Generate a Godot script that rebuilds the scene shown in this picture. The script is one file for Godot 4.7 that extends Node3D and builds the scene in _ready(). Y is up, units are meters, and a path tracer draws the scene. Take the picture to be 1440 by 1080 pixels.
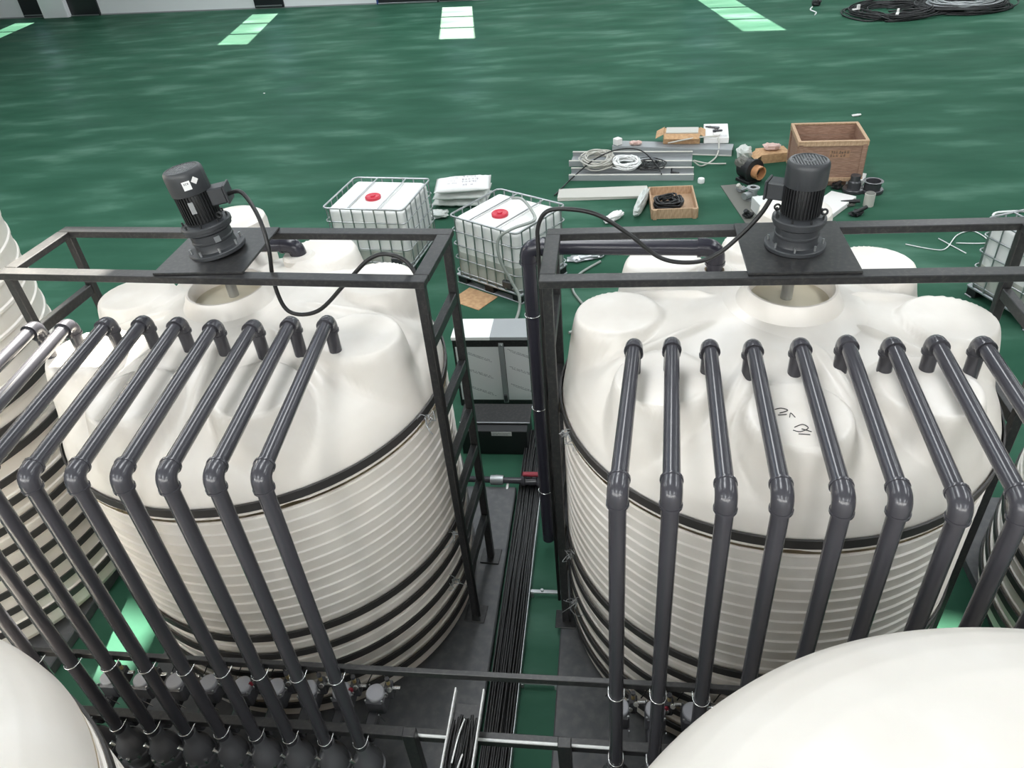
extends Node3D

# ---------------------------------------------------------------- helpers
var M := {}
var taken := {}
var cache := {}
var rng := RandomNumberGenerator.new()
const HALL := deg_to_rad(-8.3)      # the hall stands slightly turned against the tank rows
const SUN := Vector3(0.17, -0.7265, 1.0)

func numbered(called: String) -> String:
	var n: int = taken.get(called, 0)
	taken[called] = n + 1
	return called if n == 0 else "%s_%03d" % [called, n]

func thing(called: String, label: String, category: String, at := Vector3.ZERO, turn := 0.0, group := "") -> Node3D:
	var o := Node3D.new()
	o.name = numbered(called)
	add_child(o)
	o.position = at
	o.rotation.y = turn
	o.set_meta("label", label)
	o.set_meta("category", category)
	if group != "":
		o.set_meta("group", group)
	return o

func part(parent: Node3D, called: String, mesh: Mesh, m: Material, at := Vector3.ZERO, b := Basis.IDENTITY, label := "") -> MeshInstance3D:
	var o := MeshInstance3D.new()
	o.name = called
	o.mesh = mesh
	o.material_override = m
	o.transform = Transform3D(b, at)
	parent.add_child(o, true)
	if label != "":
		o.set_meta("label", label)
	return o

func struct(called: String, mesh: Mesh, m: Material, at := Vector3.ZERO, b := Basis.IDENTITY) -> MeshInstance3D:
	var o := MeshInstance3D.new()
	o.name = numbered(called)
	o.mesh = mesh
	o.material_override = m
	o.transform = Transform3D(b, at)
	add_child(o)
	o.set_meta("kind", "structure")
	return o

func quad(st: SurfaceTool, a: Vector3, b: Vector3, c: Vector3, d: Vector3) -> void:
	# corners counter-clockwise as seen from outside
	for v in [a, c, b, a, d, c]:
		st.add_vertex(v)

func quad_uv(st: SurfaceTool, a: Vector3, b: Vector3, c: Vector3, d: Vector3) -> void:
	var u := [Vector2(0, 1), Vector2(1, 1), Vector2(1, 0), Vector2(0, 0)]
	var p := [a, b, c, d]
	for i in [0, 2, 1, 0, 3, 2]:
		st.set_uv(u[i])
		st.add_vertex(p[i])

func begin(group := -1) -> SurfaceTool:
	var st := SurfaceTool.new()
	st.begin(Mesh.PRIMITIVE_TRIANGLES)
	st.set_smooth_group(group)
	return st

func done(st: SurfaceTool) -> ArrayMesh:
	st.generate_normals()
	st.index()
	return st.commit()

func add_box(st: SurfaceTool, size: Vector3, at := Vector3.ZERO, bev := 0.0, b := Basis.IDENTITY) -> void:
	var h := size / 2.0
	var e: float = minf(bev, 0.45 * minf(size.x, minf(size.y, size.z)))
	st.set_smooth_group(-1)
	if e <= 0.0:
		var q := func(sx, sy, sz): return at + b * Vector3(h.x * sx, h.y * sy, h.z * sz)
		quad(st, q.call(-1, -1, 1), q.call(1, -1, 1), q.call(1, 1, 1), q.call(-1, 1, 1))
		quad(st, q.call(1, -1, -1), q.call(-1, -1, -1), q.call(-1, 1, -1), q.call(1, 1, -1))
		quad(st, q.call(1, -1, 1), q.call(1, -1, -1), q.call(1, 1, -1), q.call(1, 1, 1))
		quad(st, q.call(-1, -1, -1), q.call(-1, -1, 1), q.call(-1, 1, 1), q.call(-1, 1, -1))
		quad(st, q.call(-1, 1, 1), q.call(1, 1, 1), q.call(1, 1, -1), q.call(-1, 1, -1))
		quad(st, q.call(-1, -1, -1), q.call(1, -1, -1), q.call(1, -1, 1), q.call(-1, -1, 1))
		return
	# chamfered: six faces, twelve edge strips, eight corners
	for axis in 3:
		var u := (axis + 1) % 3
		var w := (axis + 2) % 3
		for s in [-1.0, 1.0]:
			var f := []
			for k in [[-1, -1], [1, -1], [1, 1], [-1, 1]]:
				var v := Vector3.ZERO
				v[axis] = h[axis] * s
				v[u] = (h[u] - e) * k[0]
				v[w] = (h[w] - e) * k[1]
				f.append(at + b * v)
			if s > 0:
				quad(st, f[0], f[1], f[2], f[3])
			else:
				quad(st, f[3], f[2], f[1], f[0])
		for su in [-1.0, 1.0]:
			for sw in [-1.0, 1.0]:
				var g := []
				for k in [[-1, 0], [1, 0], [1, 1], [-1, 1]]:
					var v := Vector3.ZERO
					v[axis] = (h[axis] - e) * k[0]
					v[u] = (h[u] if k[1] == 0 else h[u] - e) * su
					v[w] = (h[w] - e if k[1] == 0 else h[w]) * sw
					g.append(at + b * v)
				if su * sw > 0:
					quad(st, g[0], g[1], g[2], g[3])
				else:
					quad(st, g[3], g[2], g[1], g[0])
	for sx in [-1.0, 1.0]:
		for sy in [-1.0, 1.0]:
			for sz in [-1.0, 1.0]:
				var a := at + b * Vector3(h.x * sx, (h.y - e) * sy, (h.z - e) * sz)
				var c := at + b * Vector3((h.x - e) * sx, h.y * sy, (h.z - e) * sz)
				var d := at + b * Vector3((h.x - e) * sx, (h.y - e) * sy, h.z * sz)
				for v in ([a, d, c] if sx * sy * sz > 0 else [a, c, d]):
					st.add_vertex(v)

func box(x: float, y: float, z: float, bev := 0.0) -> ArrayMesh:
	var key := "b%.4f %.4f %.4f %.4f" % [x, y, z, bev]
	if not cache.has(key):
		var st := begin()
		add_box(st, Vector3(x, y, z), Vector3.ZERO, bev)
		cache[key] = done(st)
	return cache[key]

func add_lathe(st: SurfaceTool, pts: Array, seg := 32, t := Transform3D.IDENTITY) -> void:
	# profile (radius, height), running so that the outside lies to its right; sharp turns start a new smooth group
	var g := 1
	for i in pts.size() - 1:
		if i > 0:
			var d0: Vector2 = (pts[i] - pts[i - 1]).normalized()
			var d1: Vector2 = (pts[i + 1] - pts[i]).normalized()
			if d0.dot(d1) < 0.82:
				g += 1
		st.set_smooth_group(g)
		for j in seg:
			var a0 := TAU * j / seg
			var a1 := TAU * (j + 1) / seg
			var p: Vector2 = pts[i]
			var q: Vector2 = pts[i + 1]
			var A := t * Vector3(p.x * cos(a0), p.y, p.x * sin(a0))
			var B := t * Vector3(q.x * cos(a0), q.y, q.x * sin(a0))
			var C := t * Vector3(q.x * cos(a1), q.y, q.x * sin(a1))
			var D := t * Vector3(p.x * cos(a1), p.y, p.x * sin(a1))
			if p.x < 1e-5:
				for v in [A, C, B]: st.add_vertex(v)
			elif q.x < 1e-5:
				for v in [A, D, B]: st.add_vertex(v)
			else:
				quad(st, A, B, C, D)

func lathe(pts: Array, seg := 32) -> ArrayMesh:
	var st := begin()
	add_lathe(st, pts, seg)
	return done(st)

func cyl(r: float, h: float, seg := 20, bev := 0.0) -> ArrayMesh:
	# stands on y = 0
	var key := "c%.4f %.4f %d %.4f" % [r, h, seg, bev]
	if not cache.has(key):
		if bev > 0.0:
			cache[key] = lathe([Vector2(0, 0), Vector2(r - bev, 0), Vector2(r, bev), Vector2(r, h - bev), Vector2(r - bev, h), Vector2(0, h)], seg)
		else:
			cache[key] = lathe([Vector2(0, 0), Vector2(r, 0), Vector2(r, h), Vector2(0, h)], seg)
	return cache[key]

func add_tube(st: SurfaceTool, pts: Array, r: float, seg := 10, caps := true) -> void:
	var t: Vector3 = (pts[1] - pts[0]).normalized()
	var n: Vector3 = t.cross(Vector3.UP if absf(t.y) < 0.9 else Vector3.RIGHT).normalized()
	var rings := []
	for i in pts.size():
		var t2: Vector3 = (pts[mini(i + 1, pts.size() - 1)] - pts[maxi(i - 1, 0)]).normalized()
		n = (n - t2 * n.dot(t2)).normalized()
		var bn := t2.cross(n)
		var ring := []
		for k in seg:
			var a := TAU * k / seg
			ring.append(pts[i] + (n * cos(a) + bn * sin(a)) * r)
		rings.append(ring)
	st.set_smooth_group(1)
	for i in pts.size() - 1:
		for k in seg:
			var k2 := (k + 1) % seg
			quad(st, rings[i][k], rings[i][k2], rings[i + 1][k2], rings[i + 1][k])
	if caps:
		st.set_smooth_group(2)
		for k in seg:
			var k2 := (k + 1) % seg
			for v in [pts[0], rings[0][k], rings[0][k2]]: st.add_vertex(v)
			var e: int = pts.size() - 1
			for v in [pts[e], rings[e][k2], rings[e][k]]: st.add_vertex(v)

func tube(pts: Array, r: float, seg := 10, caps := true) -> ArrayMesh:
	var st := begin()
	add_tube(st, pts, r, seg, caps)
	return done(st)

func curve(pts: Array, n := 6) -> Array:
	# Catmull-Rom through the points
	var out := []
	for i in pts.size() - 1:
		var p0: Vector3 = pts[maxi(i - 1, 0)]
		var p1: Vector3 = pts[i]
		var p2: Vector3 = pts[i + 1]
		var p3: Vector3 = pts[mini(i + 2, pts.size() - 1)]
		for k in n:
			out.append(p1.cubic_interpolate(p2, p0, p3, float(k) / n))
	out.append(pts[pts.size() - 1])
	return out

func elbow(p: Vector3, din: Vector3, dout: Vector3, rb: float, r: float) -> ArrayMesh:
	# moulded elbow: bend with a thicker socket rim at both ends
	var pts := [p - din * rb * 1.5]
	for i in 9:
		var t := i / 8.0
		var a := p - din * rb
		var c := p + dout * rb
		pts.append(a.lerp(p, t).lerp(p.lerp(c, t), t))
	pts.append(p + dout * rb * 1.5)
	var st := begin()
	add_tube(st, pts, r, 18)
	add_tube(st, [pts[0], p - din * rb * 1.25], r * 1.07, 18)
	add_tube(st, [p + dout * rb * 1.25, pts[10]], r * 1.07, 18)
	return done(st)

func mat(called: String, c: Color, rough := 0.5, metal := 0.0) -> StandardMaterial3D:
	var m := StandardMaterial3D.new()
	m.resource_name = called
	m.albedo_color = c
	m.roughness = rough
	m.metallic = metal
	M[called] = m
	return m

func noise_tex(freq: float, ramp: Array, seed_ := 1, size := 512, oct := 5) -> NoiseTexture2D:
	var f := FastNoiseLite.new()
	f.seed = seed_
	f.frequency = freq
	f.noise_type = FastNoiseLite.TYPE_SIMPLEX
	f.fractal_octaves = oct
	var t := NoiseTexture2D.new()
	t.width = size
	t.height = size
	t.seamless = true
	t.noise = f
	var g := Gradient.new()
	var off := PackedFloat32Array()
	var col := PackedColorArray()
	for r in ramp:
		off.append(r[0])
		col.append(r[1])
	g.offsets = off
	g.colors = col
	t.color_ramp = g
	return t

func tri(m: StandardMaterial3D, tex: Texture2D, scale: Vector3, world := false) -> void:
	m.albedo_texture = tex
	m.uv1_triplanar = true
	m.uv1_world_triplanar = world
	m.uv1_scale = scale

func grey(v: float) -> Color:
	return Color(v, v, v)

func hall(x: float, y: float, z: float) -> Vector3:
	return Vector3(x, y, z).rotated(Vector3.UP, HALL)

var HB := Basis(Vector3.UP, HALL)

func make_materials() -> void:
	# floor: trowelled green epoxy
	var f := mat("green_epoxy", Color(1, 1, 1), 0.2)
	f.albedo_texture = noise_tex(0.006, [[0.0, Color8(46, 82, 66)], [0.35, Color8(51, 88, 71)], [0.62, Color8(57, 94, 77)], [1.0, Color8(86, 120, 104)]], 7, 1024, 6)
	f.uv1_triplanar = true
	f.uv1_world_triplanar = true
	f.uv1_scale = Vector3(0.045, 0.1, 0.13)
	f.roughness_texture = noise_tex(0.012, [[0.0, grey(0.55)], [0.5, grey(0.8)], [1.0, grey(1.0)]], 12, 512, 5)
	f.roughness_texture_channel = BaseMaterial3D.TEXTURE_CHANNEL_RED
	f.roughness = 0.52
	f.metallic_specular = 0.06
	# tanks
	var p := mat("white_plastic", Color(1, 1, 1), 0.34)
	tri(p, noise_tex(0.01, [[0.0, Color8(223, 217, 209)], [0.6, Color8(229, 224, 217)], [1.0, Color8(236, 232, 227)]], 3, 512, 4), Vector3(0.5, 0.5, 0.5))
	p.backlight_enabled = true
	p.backlight = Color(0.5, 0.46, 0.38)
	mat("cream_plastic", Color8(214, 205, 182), 0.5)
	mat("strap", Color8(58, 56, 55), 0.5, 0.2)
	# pipes
	mat("grey_pipe", Color8(62, 61, 66), 0.2)
	mat("dark_pipe", Color8(44, 43, 52), 0.25)
	# painted steel
	var b := mat("black_paint", Color(1, 1, 1), 0.38)
	tri(b, noise_tex(0.03, [[0.0, Color8(30, 30, 32)], [0.5, Color8(37, 37, 38)], [0.8, Color8(48, 47, 46)], [1.0, Color8(66, 64, 62)]], 21, 512, 5), Vector3(1.5, 1.5, 1.5))
	mat("motor_paint", Color8(50, 52, 55), 0.42)
	mat("grille_paint", Color8(96, 98, 100), 0.4)
	mat("motor_dark", Color8(26, 27, 29), 0.5)
	mat("rubber", Color8(24, 24, 25), 0.45)
	mat("cable_black", Color8(15, 15, 16), 0.42)
	mat("steel", Color8(178, 180, 182), 0.3, 0.9)
	mat("bright_steel", Color8(214, 214, 214), 0.22, 1.0)
	mat("galvanised", Color8(168, 172, 174), 0.4, 0.6)
	mat("sheet_grey", Color8(150, 154, 156), 0.5, 0.1)
	mat("sheet_light", Color8(190, 188, 180), 0.5)
	mat("valve_black", Color8(62, 62, 65), 0.27)
	mat("valve_grey", Color8(92, 92, 96), 0.27)
	mat("actuator_grey", Color8(158, 158, 163), 0.4)
	mat("actuator_dark", Color8(74, 74, 78), 0.4)
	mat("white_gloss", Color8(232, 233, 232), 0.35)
	mat("white_paper", Color8(228, 226, 224), 0.75)
	mat("brass", Color8(190, 170, 120), 0.35, 0.8)
	mat("red_plastic", Color8(196, 40, 62), 0.4)
	mat("red_dark", Color8(128, 22, 40), 0.4)
	mat("blue_plastic", Color8(36, 62, 120), 0.4)
	mat("copper_ring", Color8(196, 142, 100), 0.45, 0.3)
	mat("slab_concrete", Color8(96, 96, 98), 0.5)
	tri(M.slab_concrete, noise_tex(0.02, [[0.0, Color8(70, 71, 74)], [0.5, Color8(78, 79, 81)], [1.0, Color8(92, 92, 93)]], 31, 512, 5), Vector3(0.8, 0.8, 0.8), true)
	M.slab_concrete.albedo_color = Color(1, 1, 1)
	mat("cardboard", Color(1, 1, 1), 0.85)
	tri(M.cardboard, noise_tex(0.02, [[0.0, Color8(178, 140, 104)], [1.0, Color8(204, 168, 128)]], 41, 256, 4), Vector3(2, 2, 2))
	mat("plywood", Color(1, 1, 1), 0.7)
	tri(M.plywood, noise_tex(0.012, [[0.0, Color8(126, 96, 80)], [0.5, Color8(146, 115, 97)], [1.0, Color8(168, 138, 120)]], 43, 512, 5), Vector3(0.8, 6, 6))
	mat("pine", Color(1, 1, 1), 0.7)
	tri(M.pine, noise_tex(0.012, [[0.0, Color8(164, 134, 106)], [0.5, Color8(180, 150, 121)], [1.0, Color8(196, 168, 140)]], 44, 512, 5), Vector3(6, 1, 6))
	mat("wall_white", Color8(226, 229, 231), 0.7)
	mat("wall_grey", Color8(150, 154, 156), 0.7)
	mat("roof_grey", Color8(176, 180, 184), 0.7)
	mat("door_dark", Color8(30, 33, 36), 0.35)
	mat("asphalt", Color8(22, 24, 26), 0.95)
	M.asphalt.metallic_specular = 0.0
	mat("aluminium", Color8(160, 163, 166), 0.35, 0.8)
	var g := mat("window_glass", Color(0.9, 0.96, 0.94, 0.12), 0.02)
	g.transparency = BaseMaterial3D.TRANSPARENCY_ALPHA
	var pl := mat("clear_film", Color(0.86, 0.88, 0.88, 0.55), 0.35)
	pl.transparency = BaseMaterial3D.TRANSPARENCY_ALPHA
	var sk := mat("skylight_sheet", Color8(235, 238, 240), 0.6)
	sk.emission_enabled = true
	sk.emission = Color(0.96, 0.98, 1.0)
	sk.emission_energy_multiplier = 1.2
	mat("bag_plastic", Color8(200, 204, 200), 0.3)
	mat("bag_pink", Color8(206, 176, 168), 0.4)
	mat("clear_hose", Color8(150, 155, 150), 0.2)
	mat("liquid_white", Color8(214, 215, 212), 0.35)
	mat("tote_white", Color8(232, 232, 230), 0.32)
	mat("tote_grey", Color8(180, 182, 174), 0.35)
	mat("sacking", Color8(224, 226, 222), 0.6)
	mat("grime_grey", Color8(104, 104, 98), 0.7)

# marks printed on a flat sheet: rows of short dashes
func print_tex(w: int, h: int, ground: Color, ink: Color, rows: Array, seed_ := 5) -> ImageTexture:
	rng.seed = seed_
	var im := Image.create(w, h, false, Image.FORMAT_RGBA8)
	im.fill(ground)
	for r in rows:            # [x0, y0, x1, y1, glyph height]
		var a := Vector2(r[0], r[1])
		var b := Vector2(r[2], r[3])
		var l := a.distance_to(b)
		var s := 0.0
		while s < l:
			var p := a.lerp(b, s / l)
			var gh: float = r[4]
			for k in 4:
				var dx := rng.randf() * gh * 0.7
				var dy := rng.randf() * gh
				if rng.randf() < 0.5:
					im.fill_rect(Rect2i(int(p.x + dx), int(p.y), maxi(1, int(gh * 0.16)), int(gh)), ink)
				else:
					im.fill_rect(Rect2i(int(p.x), int(p.y + dy), int(gh * 0.75), maxi(1, int(gh * 0.16))), ink)
			s += gh * (0.95 if rng.randf() < 0.85 else 1.7)
	return ImageTexture.create_from_image(im)

func print_mat(called: String, tex: Texture2D, rough := 0.5) -> StandardMaterial3D:
	var m := mat(called, Color(1, 1, 1), rough)
	m.albedo_texture = tex
	return m

func sheet(w: float, h: float, t := 0.002) -> ArrayMesh:
	# upright printed sheet facing +z, with thickness
	var st := begin()
	quad_uv(st, Vector3(-w / 2, -h / 2, t), Vector3(w / 2, -h / 2, t), Vector3(w / 2, h / 2, t), Vector3(-w / 2, h / 2, t))
	quad_uv(st, Vector3(w / 2, -h / 2, 0), Vector3(-w / 2, -h / 2, 0), Vector3(-w / 2, h / 2, 0), Vector3(w / 2, h / 2, 0))
	for e in [[Vector3(-w / 2, -h / 2, 0), Vector3(w / 2, -h / 2, 0), Vector3(w / 2, -h / 2, t), Vector3(-w / 2, -h / 2, t)], [Vector3(-w / 2, h / 2, t), Vector3(w / 2, h / 2, t), Vector3(w / 2, h / 2, 0), Vector3(-w / 2, h / 2, 0)]]:
		for i in [0, 2, 1, 0, 3, 2]:
			st.set_uv(Vector2(0.01, 0.01))
			st.add_vertex(e[i])
	return done(st)

# crumpled bag: a squashed ball with creases
func bag(size: Vector3, seed_: int, crease := 0.18) -> ArrayMesh:
	var f := FastNoiseLite.new()
	f.seed = seed_
	f.frequency = 1.1
	f.fractal_octaves = 3
	f.noise_type = FastNoiseLite.TYPE_CELLULAR
	f.cellular_return_type = FastNoiseLite.RETURN_DISTANCE
	var st := begin(-1)
	var nu := 22
	var nv := 12
	var P := func(i, j):
		var a: float = TAU * (i % nu) / nu
		var b: float = PI * j / nv - PI / 2
		var d := Vector3(cos(a) * cos(b), sin(b), sin(a) * cos(b))
		var sq := Vector3(signf(d.x) * pow(absf(d.x), 0.7), signf(d.y) * pow(absf(d.y), 0.8), signf(d.z) * pow(absf(d.z), 0.7))
		var k := 1.0 + crease * f.get_noise_3dv(d * 1.7) * 1.6
		var v := Vector3(sq.x * size.x / 2, (sq.y + 1.0) * size.y / 2, sq.z * size.z / 2)
		return Vector3(v.x * k, maxf(v.y * (k if sq.y > 0 else 1.0), 0.0), v.z * k)
	for j in nv:
		for i in nu:
			quad(st, P.call(i, j), P.call(i, j + 1), P.call(i + 1, j + 1), P.call(i + 1, j))
	return done(st)

# loose coil of cable: many turns wandering about a ring
func coil(r: float, turns: int, spread: float, wire: float, rise: float, seed_: int, squash := 1.0) -> ArrayMesh:
	rng.seed = seed_
	var st := begin()
	var pts := []
	var n := 20
	var ph := rng.randf() * TAU
	for t in turns:
		var rr := r + (rng.randf() - 0.5) * spread
		var ox := (rng.randf() - 0.5) * spread * 0.7
		var oz := (rng.randf() - 0.5) * spread * 0.7
		var yy := wire + rise * rng.randf()
		for k in n:
			var a := ph + TAU * k / n
			pts.append(Vector3(cos(a) * rr + ox, yy + wire * sin(3 * a + t), (sin(a) * rr + oz) * squash))
	add_tube(st, curve(pts, 2), wire, 5)
	return done(st)

# ---------------------------------------------------------------- scene
const ROWS := [-27.0, -20.9, -10.2, -4.5, 6.6]
const NEAR := 9.6          # the wall behind the viewer

func _ready() -> void:
	# camera
	var cam := Camera3D.new()
	cam.name = "camera"
	cam.fov = rad_to_deg(2.0 * atan(540.0 / 1060.0))
	cam.near = 0.05
	cam.far = 200.0
	cam.transform = Transform3D(Basis(Vector3(0.990911, -0.078058, -0.109557), Vector3(-0.002664, 0.80288, -0.596135), Vector3(0.134494, 0.591009, 0.795374)).orthonormalized(), Vector3(0, 5, 0))
	add_child(cam)
	cam.current = true
	# sky, exposure
	var env := Environment.new()
	env.background_mode = Environment.BG_SKY
	var sm := ProceduralSkyMaterial.new()
	sm.sky_top_color = Color8(120, 160, 205)
	sm.sky_horizon_color = Color8(214, 224, 232)
	sm.ground_bottom_color = Color8(90, 90, 88)
	sm.ground_horizon_color = Color8(150, 150, 146)
	sm.sky_energy_multiplier = 1.6
	var sky := Sky.new()
	sky.sky_material = sm
	env.sky = sky
	env.tonemap_mode = Environment.TONE_MAPPER_LINEAR
	env.tonemap_exposure = 1.26
	env.sdfgi_enabled = true
	env.ssao_enabled = true
	env.ssil_enabled = true
	var we := WorldEnvironment.new()
	we.name = "world_environment"
	we.environment = env
	add_child(we)
	# sun, low over the far wall, through its glazing and the clear roof lights
	var sun := DirectionalLight3D.new()
	sun.name = "sun"
	sun.light_energy = 13.0
	sun.light_color = Color(1.0, 0.98, 0.93)
	sun.light_angular_distance = 0.6
	sun.shadow_enabled = true
	add_child(sun)
	sun.look_at_from_position(Vector3.ZERO, SUN, Vector3.UP)
	# daylight through the translucent roof sheets
	for ix in 5:
		for iz in 5:
			var al := AreaLight3D.new()
			al.name = "skylight_glow"
			al.area_size = Vector2(1.6, 4.8)
			al.area_normalize_energy = true
			al.light_energy = 20.5
			al.light_color = Color(0.98, 0.99, 1.0)
			al.shadow_enabled = true
			al.transform = Transform3D(HB * Basis(Vector3.RIGHT, -PI / 2), hall(-18 + 8 * ix, 9.82, ROWS[iz]))
			add_child(al, true)
	# daylight through the high windows in the wall behind the viewer
	for k in 9:
		var wl := AreaLight3D.new()
		wl.name = "window_glow"
		wl.area_size = Vector2(1.3, 3.0)
		wl.area_normalize_energy = true
		wl.light_energy = 16.0
		wl.light_color = Color(1.0, 0.99, 0.97)
		wl.shadow_enabled = true
		wl.transform = Transform3D(HB, hall(-14 + 3 * k, 7.2, NEAR - 0.32))
		add_child(wl, true)
	make_materials()
	build_hall()
	build_tanks()
	build_frames()
	build_pipes()
	build_rack()
	build_between()
	build_totes()
	build_floor_goods()

# ---------------------------------------------------------------- hall
func build_hall() -> void:
	struct("floor", box(80, 0.2, 40, 0.0), M.green_epoxy, hall(0, -0.1, -10), HB)
	# far wall with glazed bays
	var far := CSGBox3D.new()
	far.name = "wall_far"
	far.size = Vector3(80, 10, 0.3)
	far.material = M.wall_white
	far.transform = Transform3D(HB, hall(0, 5, -29.7))
	far.set_meta("kind", "structure")
	var bays := [-29.6, -18.1, -10.25, -1.3]
	for b in bays:
		var cut := CSGBox3D.new()
		cut.name = "opening"
		cut.operation = CSGShape3D.OPERATION_SUBTRACTION
		cut.size = Vector3(1.3, 4.05, 0.6)
		cut.position = Vector3(b, 4.05 / 2 + 0.78 - 5, 0)
		far.add_child(cut, true)
	add_child(far)
	var n := 0
	for b in bays:
		n += 1
		var w := Node3D.new()
		w.name = "window_%d" % n
		w.transform = Transform3D(HB, hall(b, 0.08, -29.6))
		w.set_meta("kind", "structure")
		add_child(w)
		part(w, "pane", box(1.26, 4.0, 0.012), M.window_glass, Vector3(0, 2.72, 0))
		part(w, "lower_panel", box(1.3, 0.74, 0.06, 0.005), M.door_dark, Vector3(0, 0.33, 0.09))
		for s in [-1, 1]:
			part(w, "window_frame", box(0.07, 4.75, 0.1, 0.006), M.door_dark, Vector3(0.615 * s, 2.375, 0))
		for y in [0.03, 0.74, 2.1, 3.4, 4.72]:
			part(w, "mullion", box(1.16, 0.06 if y > 0.1 else 0.05, 0.08, 0.006), M.aluminium if y < 0.1 else M.door_dark, Vector3(0, y, 0.13 if y < 0.1 else 0.0))
	# dark doors in the far wall
	n = 0
	for d in [[-27.1, 1.6], [-12.2, 2.4]]:
		n += 1
		var o := Node3D.new()
		o.name = "door_%d" % n
		o.transform = Transform3D(HB, hall(d[0], 0, -29.53))
		o.set_meta("kind", "structure")
		add_child(o)
		part(o, "door_leaf", box(d[1], 2.4, 0.05, 0.005), M.door_dark, Vector3(0, 1.22, 0))
		part(o, "threshold", box(d[1], 0.04, 0.1, 0.005), M.aluminium, Vector3(0, 0.03, 0.03))
		for s in [-1, 1]:
			part(o, "jamb", box(0.07, 2.45, 0.09, 0.006), M.blue_plastic if n == 2 and s < 0 else M.door_dark, Vector3(s * (d[1] / 2 + 0.03), 1.22, 0.01))
	struct("baseboard_far", box(80, 0.05, 0.02), M.sheet_grey, hall(0, 0.026, -29.535), HB).visible = true
	# wall pier that shows bright between two dark bays
	struct("trim_1", box(1.3, 10, 0.25, 0.01), M.wall_white, hall(-28.4, 5, -29.42), HB)
	struct("wall_near", box(80, 10, 0.3), M.wall_white, hall(0, 5, NEAR), HB)
	for k in 9:
		var nw := struct("window_%d" % (k + 5), box(1.3, 3.0, 0.05, 0.005), M.skylight_sheet, hall(-14 + 3 * k, 7.2, NEAR - 0.18), HB)
		for s in [-1, 1]:
			part(nw, "window_frame", box(0.06, 3.1, 0.09, 0.005), M.aluminium, Vector3(0.68 * s, 0, 0))
			part(nw, "window_frame", box(1.42, 0.06, 0.09, 0.005), M.aluminium, Vector3(0, 1.53 * s, 0))
	struct("wall_left", box(0.3, 10, 39.3), M.wall_white, hall(-40.1, 5, -10), HB)
	struct("wall_right", box(0.3, 10, 39.3), M.wall_white, hall(40.1, 5, -10), HB)
	struct("ground", box(160, 0.2, 60), M.asphalt, hall(0, -0.25, -60), HB)
	# roof with three clear lights that let the sun through
	var roof := CSGBox3D.new()
	roof.name = "ceiling"
	roof.size = Vector3(81, 0.25, 40.2)
	roof.material = M.roof_grey
	roof.transform = Transform3D(HB, hall(0, 10.12, -10))
	roof.set_meta("kind", "structure")
	# [a point in the sunlit patch, width, depth of the roof light]
	for c in [[Vector3(-3.98, 0, -3.4), 0.55, 0.9], [Vector3(2.4, 0, -3.68), 0.42, 0.8], [Vector3(-4.3, 3.06, -3.6), 2.5, 2.2]]:
		var p: Vector3 = c[0]
		var k: float = (10.0 - p.y) / -SUN.y
		var q := p - SUN * k
		var l := (roof.transform.affine_inverse()) * q
		var cut := CSGBox3D.new()
		cut.name = "opening"
		cut.operation = CSGShape3D.OPERATION_SUBTRACTION
		cut.size = Vector3(c[1], 0.6, c[2])
		cut.position = Vector3(l.x, 0, l.z)
		roof.add_child(cut, true)
	add_child(roof)
	for ix in 5:
		for iz in 5:
			struct("skylight", box(1.6, 0.06, 4.8, 0.01), M.skylight_sheet, hall(-18 + 8 * ix, 9.88, ROWS[iz]), HB)
	# dark concrete slabs under the tank rows
	for s in [[-6.6, -4.3], [-3.45, -0.9], [-0.4, 2.1], [2.75, 5.2]]:
		struct("floor_slab", box(s[1] - s[0], 0.1, 3.1, 0.01), M.slab_concrete, Vector3((s[0] + s[1]) / 2, 0.05, -3.45))

	struct("floor_slab", box(2.6, 0.4, 2.4, 0.01), M.slab_concrete, Vector3(-2.83, 0.2, -0.5))
	struct("floor_slab", box(3.3, 0.4, 3.3, 0.01), M.slab_concrete, Vector3(1.34, 0.2, -0.2))

# ---------------------------------------------------------------- tanks
const TR := 1.245

func dome_base(r: float) -> float:
	var k := [[0.0, 2.74], [0.27, 2.73], [0.45, 2.695], [0.6, 2.66], [0.8, 2.605], [0.95, 2.54], [1.05, 2.475], [1.12, 2.41], [1.17, 2.345], [1.205, 2.28], [1.23, 2.2], [1.245, 2.1]]
	for i in k.size() - 1:
		if r <= k[i + 1][0]:
			var t: float = (r - k[i][0]) / (k[i + 1][0] - k[i][0])
			return lerpf(k[i][1], k[i + 1][1], t)
	return 2.1

func smax(a: float, b: float, k: float) -> float:
	var h := clampf(0.5 + 0.5 * (a - b) / k, 0.0, 1.0)
	return lerpf(b, a, h) + k * h * (1.0 - h)

func dome_y(x: float, z: float, pads: Array) -> float:
	var r := minf(sqrt(x * x + z * z), TR)
	var y := dome_base(r)
	for p in pads:
		var c: Vector2 = p.at
		var d := Vector2(x, z).distance_to(c)
		# flat-topped boss with a rounded edge and a steep side
		var e: float = smoothstep(p.r + 0.08, p.r - 0.06, d)
		if e > 0.0:
			var top: float = p.y - 0.04 * (r - 0.92)
			var yy := lerpf(2.0, top, e)
			y = smax(y, minf(yy, top), 0.08)
		# shallow rib running up to the neck between the bosses
	var a := atan2(z, x)
	if pads.size() > 0:
		var n: float = pads.size()
		var rib := pow(maxf(0.0, cos((a - pads[0].ang) * n - PI)), 14.0)
		y += 0.035 * rib * smoothstep(0.36, 0.5, r) * smoothstep(1.16, 0.95, r)
	return y

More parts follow.
